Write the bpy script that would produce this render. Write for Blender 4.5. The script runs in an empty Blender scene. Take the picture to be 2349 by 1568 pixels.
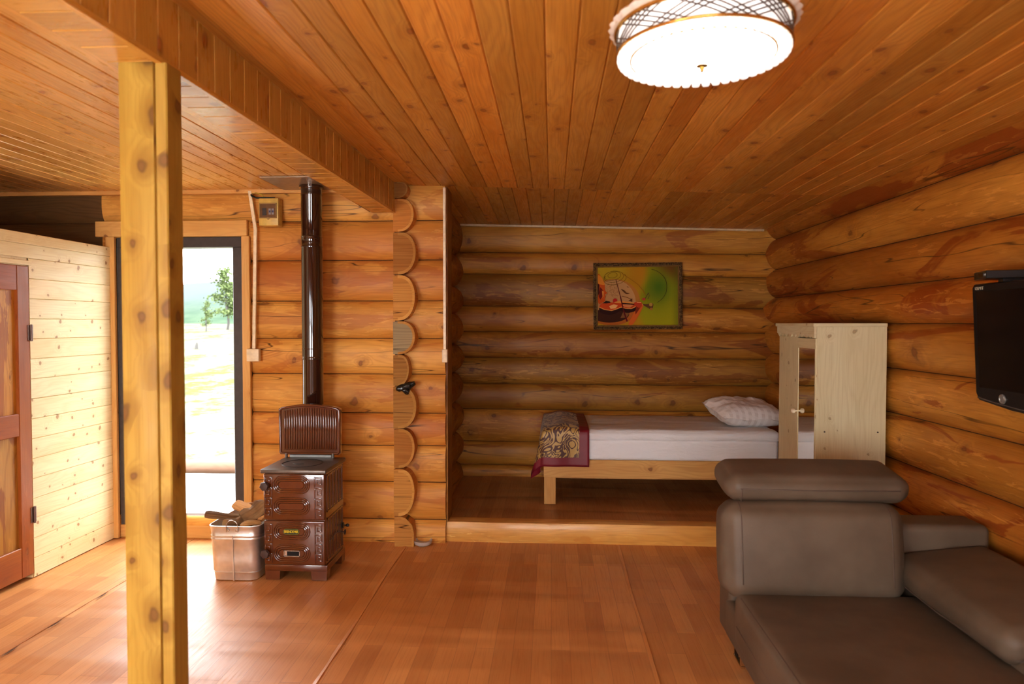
import bpy, bmesh, math, random
from mathutils import Vector, Matrix, noise as mnoise
random.seed(11)
S = bpy.context.scene
COL = S.collection
PI = math.pi
R = math.radians
V = Vector

# ------------------------------------------------------------------ nodes
class NT:
    def __init__(s, name):
        s.m = bpy.data.materials.new(name); s.m.use_nodes = True
        s.t = s.m.node_tree; s.n = s.t.nodes
        s.b = s.n['Principled BSDF']; s.out = s.n['Material Output']
    def new(s, typ, **kw):
        n = s.n.new(typ)
        for k, v in kw.items():
            if k.startswith('i_'): s.put(n.inputs[k[2:].replace('_', ' ')], v)
            else: setattr(n, k, v)
        return n
    def put(s, inp, v):
        if isinstance(v, bpy.types.NodeSocket): s.t.links.new(v, inp)
        else: inp.default_value = v
    def math(s, op, a, b=0.0, c=0.0, clamp=False):
        n = s.n.new('ShaderNodeMath'); n.operation = op; n.use_clamp = clamp
        s.put(n.inputs[0], a); s.put(n.inputs[1], b); s.put(n.inputs[2], c)
        return n.outputs[0]
    def mapr(s, v, a, b, c=0.0, d=1.0, smooth=True):
        n = s.n.new('ShaderNodeMapRange'); n.interpolation_type = 'SMOOTHSTEP' if smooth else 'LINEAR'
        s.put(n.inputs[0], v); s.put(n.inputs[1], a); s.put(n.inputs[2], b); s.put(n.inputs[3], c); s.put(n.inputs[4], d)
        return n.outputs[0]
    def mix(s, f, a, b, mode='MIX'):
        n = s.n.new('ShaderNodeMix'); n.data_type = 'RGBA'; n.blend_type = mode
        s.put(n.inputs[0], f); s.put(n.inputs[6], a if not isinstance(a, tuple) else (*a[:3], 1)); s.put(n.inputs[7], b if not isinstance(b, tuple) else (*b[:3], 1))
        return n.outputs[2]
    def vmul(s, v, sc, off=(0, 0, 0)):
        n = s.n.new('ShaderNodeMapping'); s.put(n.inputs[0], v); n.inputs['Scale'].default_value = sc; n.inputs['Location'].default_value = off
        return n.outputs[0]
    def noise(s, v, scale=1.0, detail=3.0, rough=.55, dist=0.0, dim='3D'):
        n = s.n.new('ShaderNodeTexNoise'); n.noise_dimensions = dim
        s.put(n.inputs['Vector'], v); n.inputs['Scale'].default_value = scale; n.inputs['Detail'].default_value = detail
        n.inputs['Roughness'].default_value = rough; n.inputs['Distortion'].default_value = dist
        return n.outputs[0]
    def noise2(s, v, scale=1.0, detail=3.0, rough=.55, dist=0.0): return s.noise(v, scale, detail, rough, dist, '2D')
    def uv(s): return s.n.new('ShaderNodeUVMap').outputs[0]
    def obj(s): return s.n.new('ShaderNodeTexCoord').outputs['Object']
    def attr(s, name, o='Fac'):
        n = s.n.new('ShaderNodeAttribute'); n.attribute_name = name; return n.outputs[o]
    def bump(s, h, strength=.2, dist=.01):
        n = s.n.new('ShaderNodeBump'); s.put(n.inputs['Height'], h); n.inputs['Strength'].default_value = strength; n.inputs['Distance'].default_value = dist
        s.t.links.new(n.outputs[0], s.b.inputs['Normal'])
    def set(s, **kw):
        names = dict(col='Base Color', rough='Roughness', metal='Metallic', spec='Specular IOR Level', coat='Coat Weight', coatr='Coat Roughness', emis='Emission Color', estr='Emission Strength', trans='Transmission Weight', ior='IOR', sheen='Sheen Weight', sss='Subsurface Weight', alpha='Alpha')
        for k, v in kw.items():
            if isinstance(v, tuple) and len(v) == 3: v = (*v, 1)
            s.put(s.b.inputs[names[k]], v)
        return s.m

def plain(name, col, rough=.5, metal=0.0, **kw):
    t = NT(name); nz = t.noise(t.obj(), 30, 3)
    c = t.mix(t.mapr(nz, .3, .7, 0, 1), tuple(x * .88 for x in col), tuple(min(1, x * 1.08) for x in col))
    return t.set(col=c, rough=rough, metal=metal, **kw)

def wood(name, dark, mid, light, knot=(.12, .04, .012), kden=.35, kscale=(2.6, 7.0), kr=.055, ring=26.0, ringamt=.35, patch=None, patchamt=0.0, rough=.35, tintamt=.3, bump=.12, crack=0.0, coat=0.0, scrape=0.0, red=.25, haloamt=.40, spec=.3):
    dark, mid, light = [(c[0], c[1] * 1.06, c[2]) for c in (dark, mid, light)]
    t = NT(name); uv = t.uv(); rnd = t.attr('rnd')
    sep = t.new('ShaderNodeSeparateXYZ', i_Vector=uv); u, v = sep.outputs[0], sep.outputs[1]
    wob = t.noise2(t.vmul(uv, (9, 14, 1)), 1, 2)
    kuv = t.new('ShaderNodeVectorMath', operation='ADD'); t.put(kuv.inputs[0], t.vmul(uv, (kscale[0], kscale[1], 1)))
    wv = t.new('ShaderNodeCombineXYZ'); t.put(wv.inputs[0], t.math('MULTIPLY', wob, .22)); t.put(wv.inputs[1], t.math('MULTIPLY', wob, .26)); t.put(kuv.inputs[1], wv.outputs[0])
    vo = t.new('ShaderNodeTexVoronoi', voronoi_dimensions='2D', i_Vector=kuv.outputs[0]); vo.inputs['Scale'].default_value = 1; vo.inputs['Randomness'].default_value = 1
    d = vo.outputs['Distance']; cs = t.new('ShaderNodeSeparateColor', i_Color=vo.outputs['Color'])
    on = t.math('GREATER_THAN', cs.outputs[0], 1 - kden)
    size = t.math('ADD', t.math('MULTIPLY', cs.outputs[1], 1.2), .45)
    dn = t.math('DIVIDE', d, t.math('MULTIPLY', size, kr))
    core = t.math('MULTIPLY', t.mapr(dn, .55, 1.3, 1, 0), on)
    halo = t.math('MULTIPLY', t.mapr(dn, .8, 3.6, 1, 0), on)
    bend = t.math('MULTIPLY', t.mapr(dn, 0, 5, 1, 0), on)
    # growth rings
    lf = t.noise2(t.vmul(uv, (.9, 5.5, 1)), 1, 2, .5)
    ph = t.math('ADD', t.math('MULTIPLY', v, ring), t.math('ADD', t.math('MULTIPLY', lf, 9.0), t.math('MULTIPLY', bend, 2.2)))
    rg = t.math('ADD', t.math('MULTIPLY', t.math('SINE', t.math('MULTIPLY', ph, 6.283)), .5), .5)
    rg = t.math('POWER', rg, 2.2)
    fib = t.noise2(t.vmul(uv, (3.0, 160, 1)), 1, 3, .6)
    big = t.noise2(t.vmul(uv, (.8, 3.2, 1)), 1, 3, .6)
    c = t.mix(t.mapr(big, .32, .70), mid, light)
    c = t.mix(t.math('MULTIPLY', rg, ringamt), c, dark)
    c = t.mix(t.math('MULTIPLY', t.mapr(fib, .45, .75), .30), c, dark)
    if patch:
        pn = t.noise2(t.vmul(uv, (.9, 4.0, 1), (3, 7, 0)), 1, 5, .6, .6)
        pm = t.math('MULTIPLY', t.mapr(pn, .56, .60), patchamt)
        c = t.mix(pm, c, patch)
    # tint by board / log
    c = t.mix(1.0, c, t.mix(rnd, (1 - tintamt,) * 3, (1 + tintamt * .5,) * 3), 'MULTIPLY')
    r2 = t.math('FRACT', t.math('MULTIPLY', rnd, 7.31))
    c = t.mix(t.math('MULTIPLY', t.mapr(r2, .45, 1), red), c, t.mix(1.0, c, (1.0, .66, .45), 'MULTIPLY'))
    c = t.mix(t.math('MULTIPLY', halo, haloamt), c, dark)
    c = t.mix(t.math('MULTIPLY', core, .80), c, t.mix(t.mapr(dn, .35, .95), tuple(min(1, k * 2.0) for k in knot), knot))
    h = t.math('ADD', t.math('MULTIPLY', fib, .4), t.math('MULTIPLY', big, 1.0))
    if crack:
        cn = t.noise2(t.vmul(uv, (.35, 7, 1), (11, 3, 0)), 1, 2, .5)
        cm = t.math('MULTIPLY', t.math('SUBTRACT', 1.0, t.mapr(t.math('ABSOLUTE', t.math('SUBTRACT', cn, .5)), 0, .007)), t.mapr(big, .42, .52))
        c = t.mix(t.math('MULTIPLY', cm, crack), c, tuple(x * .25 for x in dark))
    rr = rough
    if scrape:
        sn = t.noise2(t.vmul(uv, (5, 42, 1), (5, 2, 0)), 1, 4, .65, .5)
        zone = t.mapr(t.noise2(t.vmul(uv, (.7, 3.5, 1), (9, 9, 0)), 1, 2), .48, .62)
        sm = t.math('MULTIPLY', t.mapr(sn, .56, .62), zone)
        c = t.mix(t.math('MULTIPLY', sm, scrape), c, tuple(min(1, x * 1.5 + .03) for x in light))
        h = t.math('ADD', h, t.math('MULTIPLY', sm, .5))
    rr = t.math('ADD', rough - .20, t.math('ADD', t.math('MULTIPLY', fib, .14), t.math('MULTIPLY', t.noise2(t.vmul(uv, (5, 22, 1), (2, 4, 0)), 1, 3, .65), .34)))
    t.bump(h, bump, .006)
    return t.set(col=c, rough=rr, coat=coat, coatr=.12, spec=spec)

# ------------------------------------------------------------------ mesh builder
class MB:
    def __init__(s): s.v = []; s.f = []; s.uv = []; s.r = []; s.mi = []; s.c = []
    def add(s, vs, fs, uvs=None, rnd=.5, mi=0, col=None):
        o = len(s.v); s.v += [tuple(p) for p in vs]
        for k, f in enumerate(fs):
            s.f.append([i + o for i in f]); s.r.append(rnd); s.mi.append(mi); s.c.append(col or (1, 1, 1))
            s.uv.append(uvs[k] if uvs else None)
    def box(s, a, b, grain=0, rnd=None, mi=0, bev=0.0, M=None, seg=1):
        a, b = V(a), V(b); rnd = random.random() if rnd is None else rnd
        if bev <= 0:
            vs = [V((x, y, z)) for x in (a.x, b.x) for y in (a.y, b.y) for z in (a.z, b.z)]
            fs = [(0, 1, 3, 2), (4, 6, 7, 5), (0, 4, 5, 1), (2, 3, 7, 6), (0, 2, 6, 4), (1, 5, 7, 3)]
        else:
            bm = bmesh.new(); bmesh.ops.create_cube(bm, size=1)
            for p in bm.verts: p.co = V(((p.co.x + .5) * (b.x - a.x) + a.x, (p.co.y + .5) * (b.y - a.y) + a.y, (p.co.z + .5) * (b.z - a.z) + a.z))
            bmesh.ops.bevel(bm, geom=bm.edges[:], offset=bev, segments=seg, affect='EDGES', profile=.5)
            bm.verts.index_update(); vs = [p.co.copy() for p in bm.verts]; fs = [[p.index for p in f.verts] for f in bm.faces]; bm.free()
        s.addw(vs, fs, grain, rnd, mi, M)
    def addw(s, vs, fs, grain=0, rnd=None, mi=0, M=None, col=None):
        """add faces with box-projected uv in metres, u along the grain axis, random offset"""
        rnd = random.random() if rnd is None else rnd
        ou, ov = random.uniform(0, 40), random.uniform(0, 40); uvs = []
        for f in fs:
            n = V((0, 0, 0))
            for i in range(len(f)):
                p, q = vs[f[i]], vs[f[(i + 1) % len(f)]]; n += V(p).cross(V(q))
            ax = max(range(3), key=lambda i: abs(n[i])); rest = [i for i in range(3) if i != ax]
            if grain in rest: ui = grain; vi = [i for i in rest if i != grain][0]
            else: ui, vi = rest
            uvs.append([(vs[i][ui] + ou, vs[i][vi] + ov + ax * 3.3) for i in f])
        if M is not None: vs = [M @ V(p) for p in vs]
        s.add(vs, fs, uvs, rnd, mi, col)
    def board(s, a0, a1, b0, b1, N, ch=.006, dep=.007, rnd=None, mi=0):
        """plank: edge a0-a1 and edge b0-b1 on the room face, N pointing into the room"""
        a0, a1, b0, b1, N = V(a0), V(a1), V(b0), V(b1), V(N); rnd = random.random() if rnd is None else rnd
        w = (b0 - a0).normalized(); L = (a1 - a0).length; W = (b0 - a0).length; ou, ov = random.uniform(0, 60), random.uniform(0, 60)
        pr = [(0, -dep), (0.0015, -dep * .6), (ch, 0), (W - ch, 0), (W - .0015, -dep * .6), (W, -dep)]
        vs = []
        for e, (p, q) in enumerate(((a0, b0), (a1, b1))):
            d = (q - p).normalized(); sc = (q - p).length / W
            for x, y in pr: vs.append(p + d * x * sc + N * y)
        fs = []; uvs = []; acc = [ov + x for x, y in pr]
        for i in range(5):
            f = (i, i + 1, i + 7, i + 6); fs.append(f)
            uvs.append([(ou, acc[i]), (ou, acc[i + 1]), (ou + L, acc[i + 1]), (ou + L, acc[i])])
        flip = ((V(vs[fs[2][1]]) - V(vs[fs[2][0]])).cross(V(vs[fs[2][2]]) - V(vs[fs[2][0]]))).dot(N) < 0
        if flip: fs = [tuple(reversed(f)) for f in fs]; uvs = [list(reversed(q)) for q in uvs]
        for e in (0, 1):
            ids = [e * 6 + k for k in range(6)]; fs.append(tuple(ids)); uvs.append([(ou + k * .01, ov) for k in range(6)])
        s.add(vs, fs, uvs, rnd, mi)
    def tube(s, pts, r, n=10, rnd=.5, mi=0, closed=False, caps=True, flat=None):
        pts = [V(p) for p in pts]; k = len(pts); rings = []; up = None
        for i, p in enumerate(pts):
            if closed: tg = pts[(i + 1) % k] - pts[i - 1]
            else: tg = pts[min(i + 1, k - 1)] - pts[max(i - 1, 0)]
            tg.normalize()
            if up is None:
                up = V((0, 0, 1)) if abs(tg.z) < .9 else V((1, 0, 0))
            sd = tg.cross(up); 
            if sd.length < 1e-6: sd = tg.orthogonal()
            sd.normalize(); up = sd.cross(tg).normalized()
            rr = r[i] if isinstance(r, (list, tuple)) else r
            ring = []
            for j in range(n):
                a = 2 * PI * j / n; o = sd * math.cos(a) * rr + up * math.sin(a) * rr
                if flat is not None:
                    fn = V(flat[0]); o = o - fn * o.dot(fn) * (1 - flat[1])
                ring.append(p + o)
            rings.append(ring)
        vs = [q for rg in rings for q in rg]; fs = []; uvs = []
        L = 0; ls = [0]
        for i in range(1, k): L += (pts[i] - pts[i - 1]).length; ls.append(L)
        ou = random.uniform(0, 30); rad = r[0] if isinstance(r, (list, tuple)) else r
        for i in range(k if closed else k - 1):
            i2 = (i + 1) % k
            for j in range(n):
                j2 = (j + 1) % n
                fs.append((i * n + j, i * n + j2, i2 * n + j2, i2 * n + j))
                a, b = ls[i] + ou, (ls[i2] if i2 else L + .01) + ou; w0, w1 = 2 * PI * rad * j / n, 2 * PI * rad * (j + 1) / n
                uvs.append([(a, w0), (a, w1), (b, w1), (b, w0)])
        if caps and not closed:
            fs.append(tuple(range(n - 1, -1, -1))); uvs.append([(ou, .1)] * n)
            fs.append(tuple((k - 1) * n + j for j in range(n))); uvs.append([(ou, .1)] * n)
        s.add(vs, fs, uvs, rnd, mi)
    def lathe(s, prof, c=(0, 0, 0), n=32, axis='Z', mi=0, rnd=.5, M=None):
        vs = []; fs = []
        for r, z in prof:
            for j in range(n):
                a = 2 * PI * j / n; p = V((r * math.cos(a), r * math.sin(a), z))
                if axis == 'X': p = V((p.z, p.x, p.y))
                if axis == 'Y': p = V((p.y, p.z, p.x))
                p = p + V(c); vs.append(M @ p if M is not None else p)
        for i in range(len(prof) - 1):
            for j in range(n):
                j2 = (j + 1) % n; fs.append((i * n + j, i * n + j2, (i + 1) * n + j2, (i + 1) * n + j))
        if prof[0][0] > 1e-6: fs.append(tuple(range(n - 1, -1, -1)))
        if prof[-1][0] > 1e-6: fs.append(tuple((len(prof) - 1) * n + j for j in range(n)))
        s.add(vs, fs, None, rnd, mi)
    def prism(s, poly, d, axis=1, at=0.0, mi=0, rnd=None, grain=0, M=None, col=None):
        """extrude 2D polygon along axis by d from 'at'"""
        n = len(poly); vs = []
        for k in (0, 1):
            for p in poly:
                q = [0, 0, 0]; o = [i for i in range(3) if i != axis]; q[o[0]], q[o[1]] = p; q[axis] = at + k * d; vs.append(V(q))
        fs = [tuple(range(n)), tuple(range(2 * n - 1, n - 1, -1))] + [(i, (i + 1) % n, n + (i + 1) % n, n + i) for i in range(n)]
        s.addw(vs, fs, grain, rnd, mi, M, col)
    def cushion(s, a, b, r, puff=(0, 0, 0), nseg=10, M=None, fn=None, mi=0):
        a, b = V(a), V(b); c = (a + b) / 2; h = (b - a) / 2; r = min(r, h.x * .98, h.y * .98, h.z * .98)
        def grid(hh):
            k = [(-hh + r * (1 - math.cos(PI / 2 * i / 4))) if False else -hh + r * i / 4 for i in range(4)]
            m = [-(hh - r) + 2 * (hh - r) * i / nseg for i in range(nseg + 1)]
            return k + m + [-x for x in reversed(k)]
        G = [grid(h.x), grid(h.y), grid(h.z)]; idx = {}; vs = []; fs = []
        def vert(p):
            key = tuple(round(x, 6) for x in p)
            if key in idx: return idx[key]
            p = V(p); inner = V([max(-(h[i] - r), min(h[i] - r, p[i])) for i in range(3)]); d = p - inner
            q = inner + d.normalized() * r if d.length > 1e-9 else p
            w = [max(0, 1 - (p[i] / h[i]) ** 2) for i in range(3)]
            for ax in range(3):
                o = [i for i in range(3) if i != ax]; q[ax] += (p[ax] / h[ax]) * puff[ax] * (w[o[0]] * w[o[1]]) ** .7
            q = q + c
            if fn: q = V(fn(q, p))
            idx[key] = len(vs); vs.append(q); return idx[key]
        for ax in range(3):
            o = [i for i in range(3) if i != ax]; A, B = G[o[0]], G[o[1]]
            for sg in (-1, 1):
                for i in range(len(A) - 1):
                    for j in range(len(B) - 1):
                        q = []
                        for (ii, jj) in ((i, j), (i + 1, j), (i + 1, j + 1), (i, j + 1)):
                            p = [0, 0, 0]; p[ax] = sg * h[ax]; p[o[0]] = A[ii]; p[o[1]] = B[jj]; q.append(vert(p))
                        if (sg > 0) == (ax == 1): q.reverse()
                        fs.append(tuple(q))
        s.addw(vs, fs, 0, .5, mi, M)
    def build(s, name, mats, parent=None, smooth=False, loc=None, rot=None):
        me = bpy.data.meshes.new(name); me.from_pydata(s.v, [], s.f)
        mats = mats if isinstance(mats, (list, tuple)) else [mats]
        for m in mats: me.materials.append(m)
        ul = me.uv_layers.new(name='UVMap'); ra = me.attributes.new('rnd', 'FLOAT', 'FACE')
        li = 0; flat = []
        for k, f in enumerate(s.f):
            u = s.uv[k]
            for i in range(len(f)):
                flat += (u[i] if u else (s.v[f[i]][0], s.v[f[i]][2] + s.v[f[i]][1]))
        ul.data.foreach_set('uv', flat); ra.data.foreach_set('value', s.r)
        me.polygons.foreach_set('material_index', s.mi)
        if any(c != (1, 1, 1) for c in s.c):
            ca = me.attributes.new('col', 'FLOAT_COLOR', 'FACE'); ca.data.foreach_set('color', [x for c in s.c for x in (*c, 1)])
        me.update()
        bm = bmesh.new(); bm.from_mesh(me); bmesh.ops.recalc_face_normals(bm, faces=bm.faces[:]) if smooth != 'keep' else None; bm.to_mesh(me); bm.free()
        if smooth:
            me.polygons.foreach_set('use_smooth', [True] * len(me.polygons))
            if smooth is not True and smooth != 'keep': me.set_sharp_from_angle(angle=R(smooth))
        o = bpy.data.objects.new(name, me); COL.objects.link(o)
        if parent is not None: 
            o.parent = parent; o.matrix_parent_inverse = Matrix.Translation(-V(parent.location)) if parent.type == 'EMPTY' and not parent.parent else Matrix.Identity(4)
            if parent.type != 'EMPTY': o.matrix_parent_inverse = Matrix.Identity(4)
        return o

def tag(o, label, cat, group=None, kind=None):
    if label: o['label'] = label
    if cat: o['category'] = cat
    if group: o['group'] = group
    if kind: o['kind'] = kind
    return o
def thing(name, label, cat, loc, group=None):
    o = bpy.data.objects.new(name, None); COL.objects.link(o); o.location = loc; o.empty_display_size = .1
    return tag(o, label, cat, group)
def struct(o): o['kind'] = 'structure'; return o

# ------------------------------------------------------------------ materials
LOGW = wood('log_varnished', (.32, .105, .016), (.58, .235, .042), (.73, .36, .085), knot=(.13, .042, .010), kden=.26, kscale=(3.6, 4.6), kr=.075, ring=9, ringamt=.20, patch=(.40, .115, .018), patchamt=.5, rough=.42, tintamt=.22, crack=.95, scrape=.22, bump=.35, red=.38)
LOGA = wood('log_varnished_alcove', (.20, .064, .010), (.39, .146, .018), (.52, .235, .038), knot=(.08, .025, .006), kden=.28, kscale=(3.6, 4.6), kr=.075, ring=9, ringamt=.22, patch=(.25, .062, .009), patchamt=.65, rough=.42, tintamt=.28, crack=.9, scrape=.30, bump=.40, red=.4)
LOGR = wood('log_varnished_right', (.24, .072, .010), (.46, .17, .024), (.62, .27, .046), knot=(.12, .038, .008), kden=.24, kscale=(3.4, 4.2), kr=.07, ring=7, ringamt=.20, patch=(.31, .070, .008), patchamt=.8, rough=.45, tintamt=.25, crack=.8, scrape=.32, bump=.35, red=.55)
ENDW = wood('log_end_grain', (.24, .085, .018), (.45, .19, .045), (.52, .24, .065), kden=.0, ring=34, ringamt=.3, rough=.6, tintamt=.35, crack=.9, bump=.25, red=.4, spec=.1)
GREYW = wood('weathered_log_end', (.20, .13, .075), (.36, .25, .14), (.44, .32, .19), kden=.0, ring=34, ringamt=.4, rough=.7, crack=.9, bump=.3, red=0)
CEIL = wood('ceiling_board', (.36, .125, .020), (.60, .255, .042), (.72, .35, .074), knot=(.16, .045, .008), kden=.34, kscale=(5.0, 7.0), kr=.085, ring=34, ringamt=.27, rough=.36, tintamt=.24, red=.40)
CEILL = wood('ceiling_board_left', (.42, .17, .035), (.68, .335, .078), (.80, .44, .13), knot=(.24, .075, .014), kden=.24, kscale=(5.0, 7.0), kr=.085, ring=34, ringamt=.28, rough=.28, tintamt=.16, coat=.2, red=.3)
BEAMW = wood('beam_board', (.40, .165, .026), (.58, .275, .048), (.68, .355, .08), knot=(.18, .05, .010), kden=.28, kscale=(5.0, 7.0), kr=.10, ring=30, ringamt=.2, rough=.28, tintamt=.14, coat=.2, red=.2)
POSTW = wood('post_pine', (.25, .115, .016), (.38, .205, .032), (.46, .275, .056), knot=(.085, .036, .010), kden=.55, kscale=(6.0, 8.0), kr=.125, haloamt=.75, ring=14, ringamt=.22, rough=.5, tintamt=.05, red=0)
PALE = wood('pale_pine', (.66, .43, .20), (.82, .62, .36), (.87, .71, .46), knot=(.19, .085, .03), kden=.50, kscale=(8.5, 8.0), kr=.072, haloamt=.22, ring=24, ringamt=.20, rough=.45, tintamt=.07, red=.12)
WARD = wood('wardrobe_pine', (.50, .38, .22), (.64, .53, .345), (.70, .60, .42), knot=(.20, .14, .075), kden=.62, kscale=(6.5, 7.0), kr=.052, haloamt=.2, ring=18, ringamt=.20, rough=.5, tintamt=.04, red=0)
BEDW = wood('bed_pine', (.40, .17, .042), (.58, .29, .09), (.68, .38, .14), kden=.3, kscale=(5, 7), kr=.08, ring=22, ringamt=.25, rough=.45, tintamt=.12)
REDW = wood('red_painted_wood', (.17, .036, .006), (.31, .070, .010), (.38, .105, .018), kden=.1, ring=18, ringamt=.15, rough=.36, tintamt=.1, scrape=.12)
PANW = wood('worn_panel_wood', (.25, .07, .008), (.44, .175, .020), (.56, .26, .045), kden=.2, ring=12, ringamt=.3, patch=(.28, .07, .010), patchamt=.7, rough=.4, scrape=.15)
TRIMW = wood('trim_pine', (.50, .22, .06), (.66, .34, .105), (.72, .41, .15), kden=.15, kscale=(6, 7), kr=.07, ring=20, ringamt=.2, rough=.45, tintamt=.1)
DECKW = plain('deck_white', (.85, .84, .82), .7)
DARK = plain('dark_gap', (.015, .008, .004), .9)
BARK = wood('firewood', (.07, .03, .014), (.16, .08, .035), (.26, .14, .065), kden=.2, ring=20, ringamt=.5, rough=.85, tintamt=.4, bump=1.0, crack=.6)
SPLIT = wood('firewood_split', (.30, .12, .04), (.50, .24, .09), (.62, .34, .14), kden=.1, ring=20, ringamt=.4, rough=.8, tintamt=.2, bump=.6)

def enamel():
    t = NT('brown_enamel'); n = t.noise(t.obj(), 9, 3)
    return t.set(col=t.mix(n, (.085, .018, .005), (.135, .034, .008)), rough=.16, coat=1.0, coatr=.05)
ENAM = enamel()
PIPE = plain('pipe_enamel', (.030, .010, .006), .07, coat=1.0, coatr=.04)
IRON = plain('cast_iron_top', (.16, .14, .125), .38, .65)
KNOBM = plain('dark_knob', (.055, .026, .02), .45)
BLACK = plain('black_plastic', (.010, .009, .009), .28)
SCREEN = plain('black_screen', (.006, .005, .006), .12)
STEEL = plain('steel', (.6, .6, .6), .25, 1.0)
CHROME = plain('chrome', (.85, .85, .85), .08, 1.0)
def galv():
    t = NT('galvanised_sheet'); v = t.new('ShaderNodeTexVoronoi', i_Vector=t.obj()); v.inputs['Scale'].default_value = 28
    n = t.noise(t.obj(), 6, 4)
    c = t.mix(t.mapr(n, .35, .7), (.74, .73, .71), (.90, .89, .87)); c = t.mix(.10, c, v.outputs['Distance'])
    t.bump(n, .15, .01)
    return t.set(col=c, rough=t.mapr(n, .3, .7, .30, .42), metal=.85)
GALV = galv()
FRAMEB = plain('door_frame_grey', (.060, .052, .050), .35)
PLASW = plain('cream_plastic', (.80, .67, .46), .4)
PLASB = plain('box_plastic', (.62, .42, .10), .45)
def glassm(name, col=(1, 1, 1), rough=.05):
    t = NT(name); return t.set(col=col, rough=rough, trans=.65, ior=1.45)
GLASS = glassm('smoked_window', (.5, .4, .3)); ASHG = glassm('clear_glass', (.95, .9, .88), .08)
def fabric(name, a, b, rough=.7, sc=60, bump=.15):
    t = NT(name); n = t.noise(t.obj(), sc, 4, .6); m = t.noise(t.obj(), 3.5, 3, .6)
    c = t.mix(t.mapr(m, .3, .7), a, b); t.bump(t.math('ADD', n, t.math('MULTIPLY', m, 1.5)), bump, .004)
    return t.set(col=c, rough=rough)
SOFAM = fabric('taupe_leather', (.100, .068, .043), (.138, .098, .065), .58, 90, .12)
SEAMM = plain('seam_thread', (.10, .066, .048), .7)
def linen(name='white_linen', tint=(.78, .79, .82)):
    t = NT(name); o = t.obj()
    n = t.noise(t.vmul(o, (2.2, 6, 7)), 1, 4, .6, .8); f = t.noise(o, 160, 2)
    t.bump(t.math('ADD', t.math('MULTIPLY', n, 2.2), t.math('MULTIPLY', f, .08)), .45, .02)
    return t.set(col=t.mix(n, tuple(x * .94 for x in tint), tint), rough=.85)
LINEN = linen()
def pillowm():
    t = NT('striped_damask'); o = t.obj(); s = t.new('ShaderNodeSeparateXYZ', i_Vector=o)
    w = t.math('SINE', t.math('MULTIPLY', t.math('ADD', s.outputs[0], t.math('MULTIPLY', s.outputs[1], .5)), 95))
    w2 = t.math('SINE', t.math('MULTIPLY', t.math('ADD', s.outputs[2], s.outputs[1]), 95))
    k = t.math('MULTIPLY', t.mapr(w, -.2, .2), t.mapr(w2, -.2, .2, .4, 1))
    n = t.noise(t.vmul(o, (7, 4, 9)), 1, 4, .6, 1.0); t.bump(n, .35, .02)
    return t.set(col=t.mix(k, (.83, .80, .79), (.70, .655, .64)), rough=.7)
PILLOWM = pillowm()
CRIM = fabric('crimson_satin', (.15, .004, .014), (.20, .008, .022), .45, 200, .05)
def brocade():
    t = NT('gold_brocade'); uv = t.uv()
    w = t.noise(uv, 6.5, 0, .5, 2.2)
    d = t.math('ABSOLUTE', t.math('SUBTRACT', t.math('FRACT', t.math('MULTIPLY', w, 5.0)), .5))
    big = t.mapr(t.noise(uv, 9, 0, .5, 1.2), .50, .53)
    k = t.math('MAXIMUM', t.mapr(d, .30, .36), t.math('MULTIPLY', big, t.mapr(d, .12, .18)))
    return t.set(col=t.mix(k, (.075, .024, .016), (.48, .31, .085)), rough=t.mapr(k, 0, 1, .55, .4), sheen=.2)
BROC = brocade()

def floor_mat(name, dull=1.0):
    t = NT(name); uv = t.uv()
    br = t.new('ShaderNodeTexBrick', i_Vector=uv); br.offset = .37; br.offset_frequency = 2; br.squash = 1
    br.inputs['Color1'].default_value = (0, 0, 0, 1); br.inputs['Color2'].default_value = (1, 1, 1, 1); br.inputs['Mortar'].default_value = (.3, .3, .3, 1)
    for k, v in (('Scale', 1), ('Mortar Size', .0012), ('Mortar Smooth', .2), ('Bias', 0), ('Brick Width', .62), ('Row Height', .098)): br.inputs[k].default_value = v
    s = t.new('ShaderNodeSeparateColor', i_Color=br.outputs['Color'])
    fib = t.noise2(t.vmul(uv, (4, 120, 1)), 1, 4, .6); g = t.noise2(t.vmul(uv, (2.2, 26, 1)), 1, 3, .6, .6)
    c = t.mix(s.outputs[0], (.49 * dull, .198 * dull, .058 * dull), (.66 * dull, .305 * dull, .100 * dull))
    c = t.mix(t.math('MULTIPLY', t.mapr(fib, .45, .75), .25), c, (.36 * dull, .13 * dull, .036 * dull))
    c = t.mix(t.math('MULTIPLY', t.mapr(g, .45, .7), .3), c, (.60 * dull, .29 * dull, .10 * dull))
    c = t.mix(t.math('MULTIPLY', br.outputs['Fac'], .35), c, (.10, .035, .012))
    # gentle waves lying across the sheet
    wv = t.noise(t.vmul(t.obj(), (.6, 4.2, 1)), 1, 1, .4, .3)
    t.bump(wv, .45, .05)
    return t.set(col=c, rough=t.mapr(fib, .3, .7, .38, .48), spec=.45)
FLOORM = floor_mat('plank_print_lino'); FLOORA = floor_mat('plank_print_lino_alcove', .72)

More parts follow.
